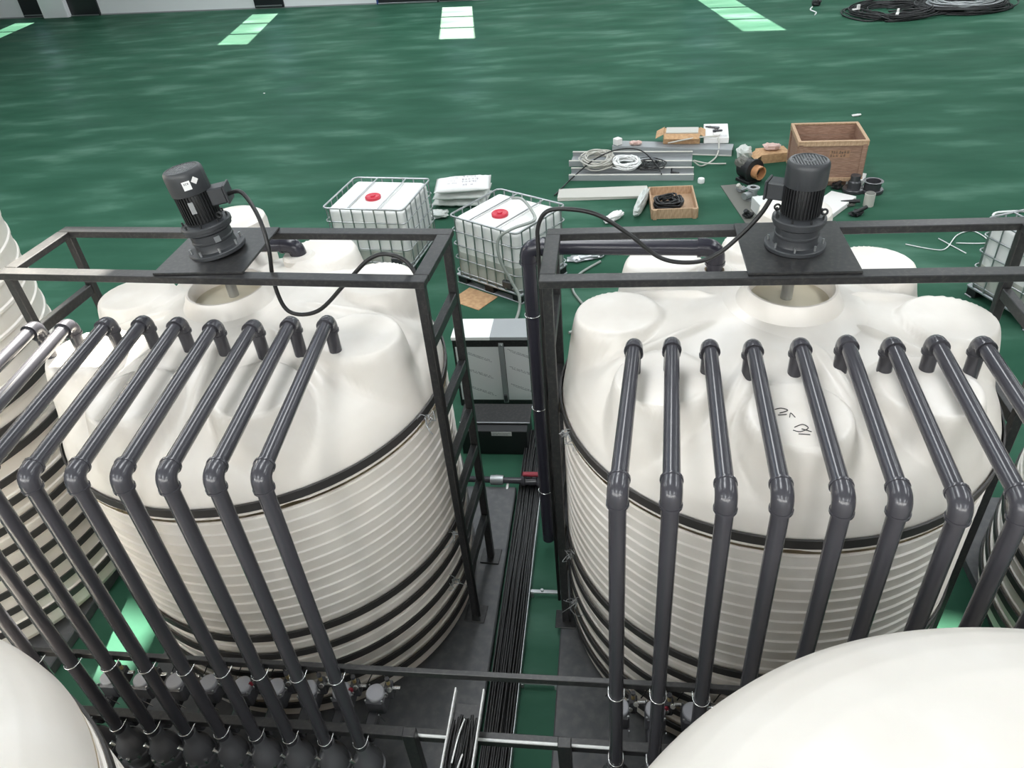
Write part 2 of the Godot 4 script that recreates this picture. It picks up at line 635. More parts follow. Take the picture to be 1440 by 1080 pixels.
func dome_mesh(pads: Array) -> ArrayMesh:
	var rs := []
	for i in 36:
		rs.append(lerpf(0.2, 0.95, i / 35.0))
	for i in 30:
		rs.append(lerpf(0.96, 1.235, i / 29.0))
	rs.append_array([1.24, 1.2448])
	var seg := 288
	var st := begin(1)
	var rings := []
	for r in rs:
		var ring := []
		for j in seg:
			var a := TAU * j / seg
			ring.append(Vector3(r * cos(a), dome_y(r * cos(a), r * sin(a), pads), r * sin(a)))
		rings.append(ring)
	for i in rs.size() - 1:
		for j in seg:
			var j2 := (j + 1) % seg
			quad(st, rings[i][j2], rings[i + 1][j2], rings[i + 1][j], rings[i][j])
	return done(st)

func body_mesh() -> ArrayMesh:
	# ribbed wall: broad bands with a thin raised ridge between them
	var pts := [Vector2(0, 0.1), Vector2(1.2, 0.1), Vector2(1.228, 0.13)]
	var y := 0.16
	while y < 2.06:
		pts.append(Vector2(1.230, y))
		pts.append(Vector2(1.231, y + 0.04))
		pts.append(Vector2(1.230, y + 0.062))
		pts.append(Vector2(1.240, y + 0.067))
		pts.append(Vector2(1.240, y + 0.078))
		pts.append(Vector2(1.230, y + 0.084))
		y += 0.0865
	pts.append(Vector2(1.24, 2.075))
	pts.append(Vector2(1.245, 2.085))
	var st := begin()
	add_lathe(st, pts, 120)
	return done(st)

func strap_mesh(h: float) -> ArrayMesh:
	return lathe([Vector2(1.243, 0), Vector2(1.254, 0.002), Vector2(1.254, h - 0.002), Vector2(1.243, h)], 120)

func make_pads(off: float, n := 8) -> Array:
	var out := []
	for k in n:
		var a := deg_to_rad(off + 360.0 / n * k)
		out.append({"ang": a, "at": Vector2(cos(a), sin(a)) * 0.9, "r": 0.295, "y": 2.675})
	return out

func wire_tail(seed_: int) -> ArrayMesh:
	# twisted ends of the tie wire at a strap buckle
	rng.seed = seed_
	var st := begin()
	for k in 9:
		var pts := []
		var p := Vector3.ZERO
		for i in 4:
			pts.append(p)
			p += Vector3(rng.randf_range(-0.05, 0.05), rng.randf_range(-0.05, 0.045), rng.randf_range(-0.03, 0.05))
		add_tube(st, curve(pts, 3), 0.003, 4)
	return done(st)

func tank(label: String, at: Vector3, dome: Mesh, neck_at := Vector2.ZERO, tall := 1.0, straps := [2.125, 1.0, 0.81, 0.61, 0.41, 0.24]) -> Node3D:
	var t := thing("storage_tank", label, "tank", at, 0.0, "white ribbed plastic tanks")
	part(t, "ribbed_body", shared_body, M.white_plastic, Vector3.ZERO, Basis.from_scale(Vector3(1, tall, 1)))
	var lift := Vector3(0, 2.1 * (tall - 1.0), 0)
	part(t, "dome_top", dome, M.white_plastic, lift)
	for y in straps:
		part(t, "strap", shared_strap, M.strap, Vector3(0, y * tall, 0))
	# neck with a rounded rim and a recessed cover
	var neck := part(t, "neck_ring", lathe([Vector2(0.42, 2.7), Vector2(0.34, 2.73), Vector2(0.29, 2.745), Vector2(0.265, 2.79), Vector2(0.255, 2.825), Vector2(0.245, 2.84), Vector2(0.232, 2.84), Vector2(0.22, 2.825), Vector2(0.215, 2.79), Vector2(0.215, 2.72)], 64), M.white_plastic, lift + Vector3(neck_at.x, 0, neck_at.y))
	part(neck, "neck_cover", cyl(0.218, 0.02, 48), M.cream_plastic, Vector3(0, 2.735, 0))
	return t

var shared_body: ArrayMesh
var shared_strap: ArrayMesh

func build_tanks() -> void:
	shared_body = body_mesh()
	shared_strap = strap_mesh(0.06)
	var dl := dome_mesh(make_pads(17))
	var dr := dome_mesh(make_pads(3))
	var smooth := dome_mesh([])
	var broad := smooth
	var tl := tank("white ribbed plastic tank under the tilted black motor", Vector3(-2.356, 0, -3.883), dl, Vector2(-0.06, -0.05))
	var tr := tank("white ribbed plastic tank under the upright black motor, with handwriting on its top", Vector3(0.916, 0, -3.8), dr, Vector2(0.06, -0.04))
	tank("shaded ribbed tank at the left edge beyond the tilted motor's frame", Vector3(-5.42, 0, -3.95), dl, Vector2.ZERO, 1.7, [1.2, 1.1, 1.0, 0.9, 0.8, 0.7, 0.6, 0.5, 0.4, 0.3, 0.2])
	tank("ribbed tank at the right edge beyond the upright motor's tank", Vector3(3.93, 0, -3.72), dr)
	tank("smooth white tank dome in the bottom left corner", Vector3(-2.83, 0.3, -0.42), smooth, Vector2.ZERO, 1.0, [1.9, 1.0, 0.6])
	var big := tank("large smooth white tank dome in the bottom right corner", Vector3(1.34, 0.3, -0.24), broad, Vector2.ZERO, 1.0, [1.9, 1.0, 0.6])
	big.scale = Vector3(1.3, 1, 1.3)      # a wider tank than the others
	# outlet sockets and hatch lids at the back of both tanks
	for e in [[tl, Vector3(0.13, 0, -0.76), Vector3(-0.42, 0, -1.02)], [tr, Vector3(-0.3, 0, -0.5), Vector3(0.254, 0, -1.0)]]:
		part(e[0], "pipe_socket", lathe([Vector2(0.12, 2.45), Vector2(0.115, 2.68), Vector2(0.1, 2.7), Vector2(0.06, 2.7)], 32), M.white_plastic, e[1])
		part(e[0], "hatch_lid", lathe([Vector2(0.235, 2.3), Vector2(0.235, 2.82), Vector2(0.225, 2.86), Vector2(0.19, 2.885), Vector2(0.1, 2.9), Vector2(0, 2.905)], 48), M.white_plastic, e[2])
	# wire ends at the strap buckles
	for e in [[tl, Vector3(1.2, 2.13, 0.36), 1], [tl, Vector3(1.22, 1.02, 0.3), 2], [tl, Vector3(1.2, 0.64, 0.4), 3], [tr, Vector3(-1.19, 2.13, 0.42), 4], [tr, Vector3(-1.2, 1.02, 0.36), 5], [tr, Vector3(-1.17, 0.62, 0.46), 6]]:
		part(e[0], "tie_wire", wire_tail(e[2]), M.steel, e[1])
	# handwriting on the front boss
	var a := deg_to_rad(93.0)
	var st := begin()
	for s in [[[-0.14, 0.0], [-0.10, -0.015], [-0.07, 0.0], [-0.11, 0.02]], [[-0.12, 0.035], [-0.08, 0.03]], [[-0.07, 0.05], [-0.06, 0.02], [-0.045, 0.05]], [[-0.06, 0.12], [-0.02, 0.10], [0.0, 0.125], [-0.04, 0.15], [-0.07, 0.14]], [[-0.03, 0.13], [0.01, 0.15]], [[-0.05, 0.165], [0.0, 0.17]]]:
		var pts := []
		for q in s:
			var x: float = cos(a) * 0.92 + q[0] + 0.02
			var z: float = sin(a) * 0.92 + q[1] - 0.04
			pts.append(Vector3(x, dome_y(x, z, make_pads(3)) + 0.002, z))
		add_tube(st, curve(pts, 4), 0.0022, 5)
	part(tr, "handwriting", done(st), M.strap)

# ---------------------------------------------------------------- frames and agitators
func beam_between(parent: Node3D, called: String, a: Vector3, b: Vector3, w: float, h: float, m: Material) -> MeshInstance3D:
	var d := b - a
	var mid := (a + b) / 2
	if absf(d.x) > absf(d.y) and absf(d.x) > absf(d.z):
		return part(parent, called, box(d.length(), h, w, 0.004), m, mid, Basis(Vector3.UP, atan2(-d.z, d.x)))
	if absf(d.y) > absf(d.z):
		return part(parent, called, box(w, d.length(), h, 0.004), m, mid)
	return part(parent, called, box(w, h, d.length(), 0.004), m, mid, Basis(Vector3.UP, atan2(d.x, d.z)))

func portal(label: String, x0: float, x1: float, zf: float, zb: float, turn := 0.0) -> Node3D:
	var f := thing("gantry", label, "frame", Vector3((x0 + x1) / 2, 0, (zf + zb) / 2), turn, "black steel frames over the tanks")
	var hx := (x1 - x0) / 2
	var hz := (zf - zb) / 2
	var Y := 3.04
	for s in [1, -1]:
		beam_between(f, "top_beam", Vector3(-hx - 0.04, Y, hz * s), Vector3(hx + 0.04, Y, hz * s), 0.085, 0.045, M.black_paint)
	for s in [-1, 1]:
		beam_between(f, "end_beam", Vector3(hx * s, Y, -hz + 0.0425), Vector3(hx * s, Y, hz - 0.0425), 0.085, 0.045, M.black_paint)
		for q in [-1, 1]:
			part(f, "post", box(0.055, 2.92, 0.05, 0.004), M.black_paint, Vector3(hx * s, 1.558, hz * q * 0.98))
			part(f, "foot_plate", box(0.16, 0.012, 0.16, 0.003), M.black_paint, Vector3(hx * s, 0.106, hz * q * 0.98))
		for y in [2.62, 2.1, 1.68, 1.34, 0.98, 0.6]:
			part(f, "rung", box(0.05, 0.07, hz * 1.96 - 0.06, 0.004), M.black_paint, Vector3(hx * s, y, 0))
	return f

func agitator(label: String, at: Vector3, tilt: float, size: float, box_side: bool) -> Node3D:
	var g := thing("agitator_motor", label, "motor", at, 0.0, "agitator motors on the frames")
	part(g, "mounting_plate", box(0.56, 0.016, 0.6, 0.003), M.black_paint, Vector3(0, 0.008, 0))
	var B := Basis(Vector3.BACK, tilt) * Basis.from_scale(Vector3.ONE * size)
	var up := Vector3(0, 0.016, 0)
	part(g, "base_flange", lathe([Vector2(0, 0), Vector2(0.168, 0), Vector2(0.172, 0.004), Vector2(0.172, 0.022), Vector2(0.168, 0.026), Vector2(0.128, 0.028), Vector2(0, 0.028)], 40), M.motor_paint, up, B)
	part(g, "gearbox", lathe([Vector2(0.128, 0.026), Vector2(0.122, 0.04), Vector2(0.122, 0.075), Vector2(0.126, 0.08), Vector2(0.126, 0.09), Vector2(0.122, 0.095), Vector2(0.122, 0.13), Vector2(0.136, 0.14), Vector2(0.142, 0.144), Vector2(0.142, 0.158), Vector2(0.15, 0.162), Vector2(0.15, 0.182), Vector2(0.145, 0.188), Vector2(0.1, 0.2), Vector2(0, 0.2)], 40), M.motor_paint, up, B)
	# finned motor body
	var st := begin()
	add_lathe(st, [Vector2(0.092, 0.19), Vector2(0.096, 0.2), Vector2(0.096, 0.4), Vector2(0.09, 0.41)], 40)
	for k in 36:
		var a := TAU * k / 36
		add_box(st, Vector3(0.018, 0.185, 0.005), Vector3(cos(a) * 0.1, 0.3, sin(a) * 0.1), 0.0, Basis(Vector3.UP, -a))
	part(g, "finned_housing", done(st), M.motor_dark, up, B)
	var cover := part(g, "fan_cover", lathe([Vector2(0.113, 0.375), Vector2(0.115, 0.38), Vector2(0.115, 0.485), Vector2(0.112, 0.503), Vector2(0.103, 0.514), Vector2(0.092, 0.517), Vector2(0.088, 0.514), Vector2(0.088, 0.506)], 40), M.motor_paint, up, B)
	part(cover, "fan", cyl(0.09, 0.004, 32), M.motor_dark, Vector3(0, 0.492, 0))
	var gr := begin()
	for k in 11:
		var x := -0.08 + 0.016 * k
		var l := 2.0 * sqrt(maxf(0.0, 0.089 * 0.089 - x * x))
		add_box(gr, Vector3(0.0065, 0.004, l), Vector3(x, 0.511, 0))
		add_box(gr, Vector3(l, 0.0035, 0.0035), Vector3(0, 0.5105, x))
	add_lathe(gr, [Vector2(0.03, 0.508), Vector2(0.03, 0.5145), Vector2(0.018, 0.5145), Vector2(0.018, 0.508)], 24)
	part(cover, "grille", done(gr), M.grille_paint, Vector3.ZERO)
	# terminal box
	var a2 := deg_to_rad(-12.0 if box_side else 205.0)
	var tb := part(g, "terminal_box", box(0.1, 0.1, 0.11, 0.008), M.motor_paint, up + B * Vector3(cos(a2) * 0.145, 0.325, sin(a2) * 0.145), B * Basis(Vector3.UP, -a2))
	part(tb, "box_cover", box(0.014, 0.11, 0.12, 0.004), M.motor_paint, Vector3(0.055, 0, 0))
	# lifting eyes and bolts
	for k in 2:
		var a := deg_to_rad(200.0 if k == 0 else 15.0)
		var ring := []
		for i in 13:
			var b := TAU * i / 12
			ring.append(Vector3(cos(b) * 0.016, 0.222 + sin(b) * 0.016, 0))
		part(g, "lifting_eye", tube(ring, 0.0065, 6), M.motor_dark, up + B * Vector3(cos(a) * 0.128, 0, sin(a) * 0.128), B)
	for k in 8:
		var a := TAU * (k + 0.25) / 8
		part(g, "bolt", cyl(0.007, 0.036, 8), M.steel, up + B * Vector3(cos(a) * 0.152, 0.02, sin(a) * 0.152), B)
		part(g, "bolt", cyl(0.006, 0.03, 8), M.motor_dark, up + B * Vector3(cos(a + 0.3) * 0.133, 0.182, sin(a + 0.3) * 0.133), B)
	# stickers
	if box_side:
		var sm := print_mat("motor_sticker", print_tex(64, 64, Color8(222, 222, 222), Color8(40, 40, 44), [[12, 12, 50, 12, 14]], 9))
		var fa := func(ang: float) -> Basis: return B * Basis(Vector3.UP, PI / 2 - ang)
		var s1 := deg_to_rad(62.0)
		part(g, "sticker", sheet(0.045, 0.05), sm, up + B * Vector3(cos(s1) * 0.1145, 0.44, sin(s1) * 0.1145), fa.call(s1))
		var s2 := deg_to_rad(36.0)
		part(g, "sticker", sheet(0.032, 0.032), M.white_paper, up + B * Vector3(cos(s2) * 0.1145, 0.455, sin(s2) * 0.1145), fa.call(s2) * Basis(Vector3.BACK, PI / 4))
		var s3 := deg_to_rad(75.0)
		part(g, "name_plate", sheet(0.03, 0.07), M.aluminium, up + B * Vector3(cos(s3) * 0.112, 0.31, sin(s3) * 0.112), fa.call(s3))
		var s4 := deg_to_rad(48.0)
		part(g, "name_plate", sheet(0.035, 0.035), M.aluminium, up + B * Vector3(cos(s4) * 0.124, 0.1, sin(s4) * 0.124), fa.call(s4))
	# shaft down into the neck
	part(g, "shaft", cyl(0.032, 0.42, 20), M.steel, Vector3(0, -0.44, 0))
	return g

func build_frames() -> void:
	portal("black steel frame carrying the tilted motor, its end beams sunlit", -3.7, -1.04, -3.67, -4.26, deg_to_rad(-4.0))
	portal("black steel frame carrying the upright motor", -0.36, 2.24, -3.56, -4.13)
	agitator("tilted black gear motor with white stickers on its fan cover", Vector3(-2.4, 3.063, -3.96), deg_to_rad(7.0), 1.0, true)
	agitator("upright black gear motor with a finned housing", Vector3(0.96, 3.063, -3.845), deg_to_rad(-1.0), 0.92, false)
	# motor cables
	var c1 := thing("power_cable", "black cable looping down over the tilted motor's tank", "cable", Vector3.ZERO, 0.0, "motor cables")
	part(c1, "sheath", tube(curve([Vector3(-2.24, 3.42, -3.98), Vector3(-2.12, 3.45, -3.92), Vector3(-2.0, 3.36, -3.8), Vector3(-1.95, 3.2, -3.72), Vector3(-1.97, 2.98, -3.7), Vector3(-1.92, 2.8, -3.68), Vector3(-1.74, 2.8, -3.68), Vector3(-1.53, 2.98, -3.69), Vector3(-1.37, 3.12, -3.7), Vector3(-1.25, 3.15, -3.7), Vector3(-1.14, 3.09, -3.69), Vector3(-1.065, 2.96, -3.6), Vector3(-1.03, 2.6, -3.54), Vector3(-1.03, 2.0, -3.54), Vector3(-1.035, 1.2, -3.54), Vector3(-1.03, 0.14, -3.54)], 8), 0.0125, 10), M.cable_black)
	var c2 := thing("power_cable", "black cable hanging from the upright motor along its frame", "cable", Vector3.ZERO, 0.0, "motor cables")
	part(c2, "sheath", tube(curve([Vector3(0.83, 3.36, -3.9), Vector3(0.78, 3.25, -3.9), Vector3(0.69, 3.13, -3.9), Vector3(0.57, 3.01, -3.9), Vector3(0.44, 2.96, -3.9), Vector3(0.26, 2.99, -3.9), Vector3(0.08, 3.14, -3.9), Vector3(-0.09, 3.26, -3.9), Vector3(-0.25, 3.3, -3.9), Vector3(-0.37, 3.29, -3.9), Vector3(-0.425, 3.2, -3.9), Vector3(-0.43, 3.05, -3.88), Vector3(-0.425, 2.5, -3.8), Vector3(-0.425, 1.6, -3.75), Vector3(-0.42, 0.14, -3.72)], 8), 0.0125, 10), M.cable_black)

# ---------------------------------------------------------------- pipes
const ORD := ["first", "second", "third", "fourth", "fifth", "sixth", "seventh", "eighth", "ninth"]
const PR := 0.0365
const RZ := -2.17
var riser_left := [-1.475, -1.691, -1.91, -2.125, -2.345, -2.575, -2.801, -3.027, -3.259]
var riser_right := [0.014, 0.224, 0.436, 0.648, 0.875, 1.08, 1.3, 1.515, 1.735]

func u_bolt(parent: Node3D, p: Vector3) -> void:
	var pts := [p + Vector3(-PR - 0.004, 0, -0.08)]
	for i in 9:
		var a := PI - PI * i / 8
		pts.append(p + Vector3(cos(a) * (PR + 0.004), 0, sin(a) * (PR + 0.004)))
	pts.append(p + Vector3(PR + 0.004, 0, -0.08))
	part(parent, "u_bolt", tube(pts, 0.004, 6), M.bright_steel)

func feed_pipe(label: String, x: float, elbow_y: float, top: Vector3, drop_to: float, group: String) -> void:
	var t := thing("feed_pipe", label, "pipe", Vector3(x, 0.72, RZ), 0.0, group)
	var o := -t.position
	var e := Vector3(x, elbow_y, RZ)
	var tp := Vector3(top.x, top.y, top.z)
	var dir := (tp - e).normalized()
	part(t, "riser", tube([Vector3(x, 0.72, RZ), e - Vector3(0, 0.05, 0)], PR, 20), M.grey_pipe, o)
	part(t, "run", tube([e + dir * 0.05, tp - dir * 0.05], PR, 20), M.grey_pipe, o)
	part(t, "drop", tube([tp - Vector3(0, 0.05, 0), Vector3(tp.x, drop_to, tp.z)], PR, 20), M.grey_pipe, o)
	part(t, "elbow", elbow(e, Vector3.UP, dir, 0.05, PR * 1.22), M.grey_pipe, o)
	part(t, "elbow", elbow(tp, dir, Vector3.DOWN, 0.05, PR * 1.22), M.grey_pipe, o)
	u_bolt(t, Vector3(0, 0.7, 0))
	u_bolt(t, Vector3(0, 0.045, 0))

func build_pipes() -> void:
	var tops_l := [[-1.586, -3.448], [-1.797, -3.443], [-2.007, -3.412], [-2.243, -3.415], [-2.476, -3.447], [-2.703, -3.466], [-2.925, -3.454], [-3.162, -3.434], [-3.36, -3.41]]
	var ey_l := [2.9, 2.895, 2.89, 2.885, 2.88, 2.872, 2.87, 2.87, 2.87]
	for i in 9:
		var x: float = tops_l[i][0]
		var z: float = tops_l[i][1]
		feed_pipe("grey plastic feed pipe, %s from the middle gap, over the tilted motor's tank" % ORD[i], riser_left[i], ey_l[i], Vector3(x, 2.88, z), dome_y(x + 2.356, z + 3.883, make_pads(17)) - 0.03, "grey feed pipes over the tilted motor's tank")
	var tops_r := [[0.1, -3.242], [0.289, -3.254], [0.473, -3.233], [0.68, -3.231], [0.909, -3.242], [1.132, -3.265], [1.337, -3.245], [1.542, -3.261], [1.745, -3.247]]
	var ey_r := [2.862, 2.861, 2.846, 2.85, 2.845, 2.848, 2.825, 2.83, 2.83]
	for i in 9:
		var x: float = tops_r[i][0]
		var z: float = tops_r[i][1]
		feed_pipe("grey plastic feed pipe, %s from the middle gap, over the upright motor's tank" % ORD[i], riser_right[i], ey_r[i], Vector3(x, 2.85, z), dome_y(x - 0.916, z + 3.8, make_pads(3)) - 0.03, "grey feed pipes over the upright motor's tank")
	# outlet pipe at the back of the upright motor's tank: down beside the frame
	var t := thing("outlet_pipe", "dark grey outlet pipe running down beside the upright motor's frame", "pipe", Vector3(-0.55, 0.12, -4.36))
	var o := -t.position
	var a := Vector3(-0.55, 2.85, -4.36)
	var b := Vector3(0.616, 2.85, -4.3)
	part(t, "riser", tube([Vector3(-0.55, 0.12, -4.36), a - Vector3(0, 0.08, 0)], 0.05, 24), M.dark_pipe, o)
	part(t, "run", tube([a + Vector3(0.08, 0, 0), b - Vector3(0.08, 0, 0)], 0.05, 24), M.dark_pipe, o)
	part(t, "drop", tube([b - Vector3(0, 0.06, 0), b - Vector3(0, 0.2, 0)], 0.05, 24), M.dark_pipe, o)
	part(t, "elbow", elbow(a, Vector3.UP, Vector3.RIGHT, 0.075, 0.058), M.dark_pipe, o)
	part(t, "elbow", elbow(b, (b - a).normalized(), Vector3.DOWN, 0.075, 0.058), M.dark_pipe, o)
	for y in [2.35, 1.55, 0.7]:
		var ring := []
		for i in 17:
			ring.append(Vector3(cos(TAU * i / 16) * 0.053, y - 0.12, sin(TAU * i / 16) * 0.053))
		part(t, "clamp_ring", tube(ring, 0.004, 6), M.bright_steel)
	var t2 := thing("outlet_pipe", "short dark outlet pipe behind the tilted motor's tank top", "pipe", Vector3(-2.226, 2.6, -4.643))
	o = -t2.position
	a = Vector3(-2.9, 2.77, -4.66)
	b = Vector3(-2.226, 2.77, -4.643)
	part(t2, "run", tube([a, b - Vector3(0.08, 0, 0)], 0.05, 24), M.dark_pipe, o)
	part(t2, "elbow", elbow(b, Vector3.RIGHT, Vector3.DOWN, 0.075, 0.058), M.dark_pipe, o)
	part(t2, "drop", tube([b - Vector3(0, 0.06, 0), b - Vector3(0, 0.12, 0)], 0.05, 24), M.dark_pipe, o)

# ---------------------------------------------------------------- valve rack in front of the tanks
func build_rack() -> void:
	var r := thing("pipe_rack", "black steel rack with two long rails holding the risers", "rack", Vector3(-0.9, 0, -2.25))
	part(r, "upper_rail", box(5.6, 0.045, 0.03, 0.003), M.black_paint, Vector3(-0.0, 1.42, 0.02))
	part(r, "lower_rail", box(5.6, 0.05, 0.06, 0.003), M.black_paint, Vector3(-0.0, 0.755, 0.005))
	for x in [-2.75, -0.26, 0.63, 2.75]:
		var full: bool = absf(x) > 2
		var h := 1.39 if full else 0.9
		part(r, "post", box(0.075, h, 0.06, 0.004), M.black_paint, Vector3(x, h / 2 + 0.001, 0.07 if not full else 0.05))
		part(r, "foot_plate", box(0.15, 0.012, 0.15, 0.003), M.black_paint, Vector3(x, 0.006, 0.05))
	for s in [[riser_left, "tilted"], [riser_right, "upright"]]:
		var row := thing("header_pipe", "dark header pipe under the valves of the %s motor's tank" % s[1], "pipe", Vector3(s[0][4], 0.26, -2.19), 0.0, "header pipes")
		part(row, "tube", tube([Vector3(-1.15, 0, 0), Vector3(1.05, 0, 0)], 0.055, 20), M.valve_black)
		for x in [-0.9, 0.9]:
			part(row, "stand", box(0.08, 0.2, 0.1, 0.004), M.black_paint, Vector3(x, -0.155, 0))
		for i in 9:
			valve("black valve with pale actuator cap, %s from the middle gap, below the %s motor's tank" % [ORD[i], s[1]], Vector3(s[0][i], 0.31, -2.18), i, "valves below the %s motor's tank" % s[1])
	# white conduit lying on the lower rail
	var w := thing("conduit", "thin white conduit lying along the lower rail of the rack", "conduit", Vector3(-0.6, 0.79, -2.22))
	part(w, "tube", tube(curve([Vector3(-0.56, 0.002, 0), Vector3(-0.2, 0.0, 0), Vector3(0.2, 0.002, 0), Vector3(0.62, 0.0, 0)], 4), 0.009, 8), M.white_gloss)
	# white-edged tray of black cables running towards the viewer
	var c := thing("cable_tray", "narrow cable tray with two white edges and loose black cables in front", "tray", Vector3(-0.83, 0, -1.75))
	part(c, "tray_base", box(0.16, 0.01, 1.2, 0.002), M.black_paint, Vector3(0, 0.93, 0))
	for sx in [-1, 1]:
		part(c, "white_edge", box(0.01, 0.04, 1.28, 0.003), M.white_gloss, Vector3(0.083 * sx, 0.985, -0.02))
	for z in [-0.3, 0.35]:
		part(c, "support", box(0.05, 0.925, 0.05, 0.003), M.black_paint, Vector3(0, 0.463, z))
	rng.seed = 77
	for k in 9:
		var pts := []
		for i in 6:
			pts.append(Vector3(-0.06 + 0.015 * k + rng.randf_range(-0.012, 0.012), 0.955 + rng.randf() * 0.03 + (0.015 if i == 2 else 0.0), -0.5 + 0.22 * i + rng.randf_range(-0.02, 0.02)))
		part(c, "cable", tube(curve(pts, 4), 0.009, 7), M.cable_black)
	for k in 2:
		part(c, "cable_tie", tube(curve([Vector3(0.0 + 0.02 * k, 1.0, -0.47 + 0.2 * k), Vector3(-0.015 + 0.02 * k, 1.02, -0.36 + 0.2 * k), Vector3(-0.03, 1.0, -0.22 + 0.2 * k)], 4), 0.005, 6), M.white_gloss)

func valve(label: String, at: Vector3, i: int, group: String) -> void:
	var v := thing("control_valve", label, "valve", at, 0.0, group)
	part(v, "valve_body", lathe([Vector2(0.05, 0.0), Vector2(0.08, 0.004), Vector2(0.084, 0.02), Vector2(0.084, 0.05), Vector2(0.074, 0.06), Vector2(0.07, 0.13), Vector2(0.078, 0.14), Vector2(0.0, 0.141)], 28), M.valve_grey)
	part(v, "flange", lathe([Vector2(0.06, 0.14), Vector2(0.1, 0.142), Vector2(0.103, 0.15), Vector2(0.103, 0.172), Vector2(0.1, 0.178), Vector2(0.088, 0.18), Vector2(0.0, 0.181)], 28), M.valve_grey)
	part(v, "union_nut", lathe([Vector2(0.09, 0.18), Vector2(0.092, 0.225), Vector2(0.086, 0.262), Vector2(0.07, 0.3), Vector2(0.052, 0.33), Vector2(0.044, 0.36), Vector2(0.044, 0.41), Vector2(0.0, 0.411)], 28), M.valve_grey)
	for k in 5:
		var a := deg_to_rad(40.0 + 38.0 * k)
		part(v, "bolt", cyl(0.014, 0.03, 8), M.bright_steel, Vector3(cos(a) * 0.09, 0.176, sin(a) * 0.09))
	part(v, "vent_plug", cyl(0.014, 0.04, 10, 0.004), M.bright_steel, Vector3(-0.055, 0.29, 0.05), Basis(Vector3.BACK, 0.6))
	# side actuator with its round pale cap, standing behind the riser
	part(v, "bonnet", box(0.07, 0.07, 0.2, 0.01), M.valve_black, Vector3(0.0, 0.33, -0.17))
	var act := part(v, "actuator", box(0.12, 0.13, 0.12, 0.012), M.actuator_dark, Vector3(0.02, 0.4, -0.29))
	part(act, "cap", cyl(0.058, 0.03, 24, 0.006), M.actuator_grey, Vector3(0, 0.062, 0))
	for sx in [-1, 1]:
		for sz in [-1, 1]:
			part(act, "bolt", cyl(0.006, 0.02, 6), M.steel, Vector3(0.052 * sx, 0.06, 0.052 * sz))
	var sol := part(v, "solenoid", box(0.05, 0.12, 0.06, 0.008), M.valve_black, Vector3(0.1, 0.46, -0.33))
	part(sol, "fitting", cyl(0.012, 0.05, 10), M.brass, Vector3(0, 0.055, 0))
	part(sol, "fitting", cyl(0.013, 0.05, 10), M.bright_steel, Vector3(0.02, 0.02, 0), Basis(Vector3.BACK, -PI / 2))
	part(sol, "knob", cyl(0.014, 0.02, 10), M.valve_black, Vector3(0, 0.1, 0))
	for s in [-1, 1]:
		part(sol, "gauge", cyl(0.017, 0.014, 14, 0.003), M.bright_steel, Vector3(0.018 * s, 0.03 + 0.03 * s, 0.034), Basis(Vector3.RIGHT, 1.1))
	part(v, "steel_rod", cyl(0.004, 0.16, 6), M.bright_steel, Vector3(0.075, 0.32, -0.2), Basis(Vector3.RIGHT, 0.3))
	if i % 3 == 1:
		part(sol, "red_button", cyl(0.016, 0.012, 12), M.red_dark, Vector3(-0.02, 0.03, 0.03), Basis(Vector3.RIGHT, PI / 2))
	part(v, "air_hose", tube(curve([Vector3(0.1, 0.53, -0.33), Vector3(0.07, 0.56, -0.36), Vector3(0.0, 0.54, -0.4), Vector3(-0.06, 0.44, -0.38)], 4), 0.004, 6), M.cable_black)

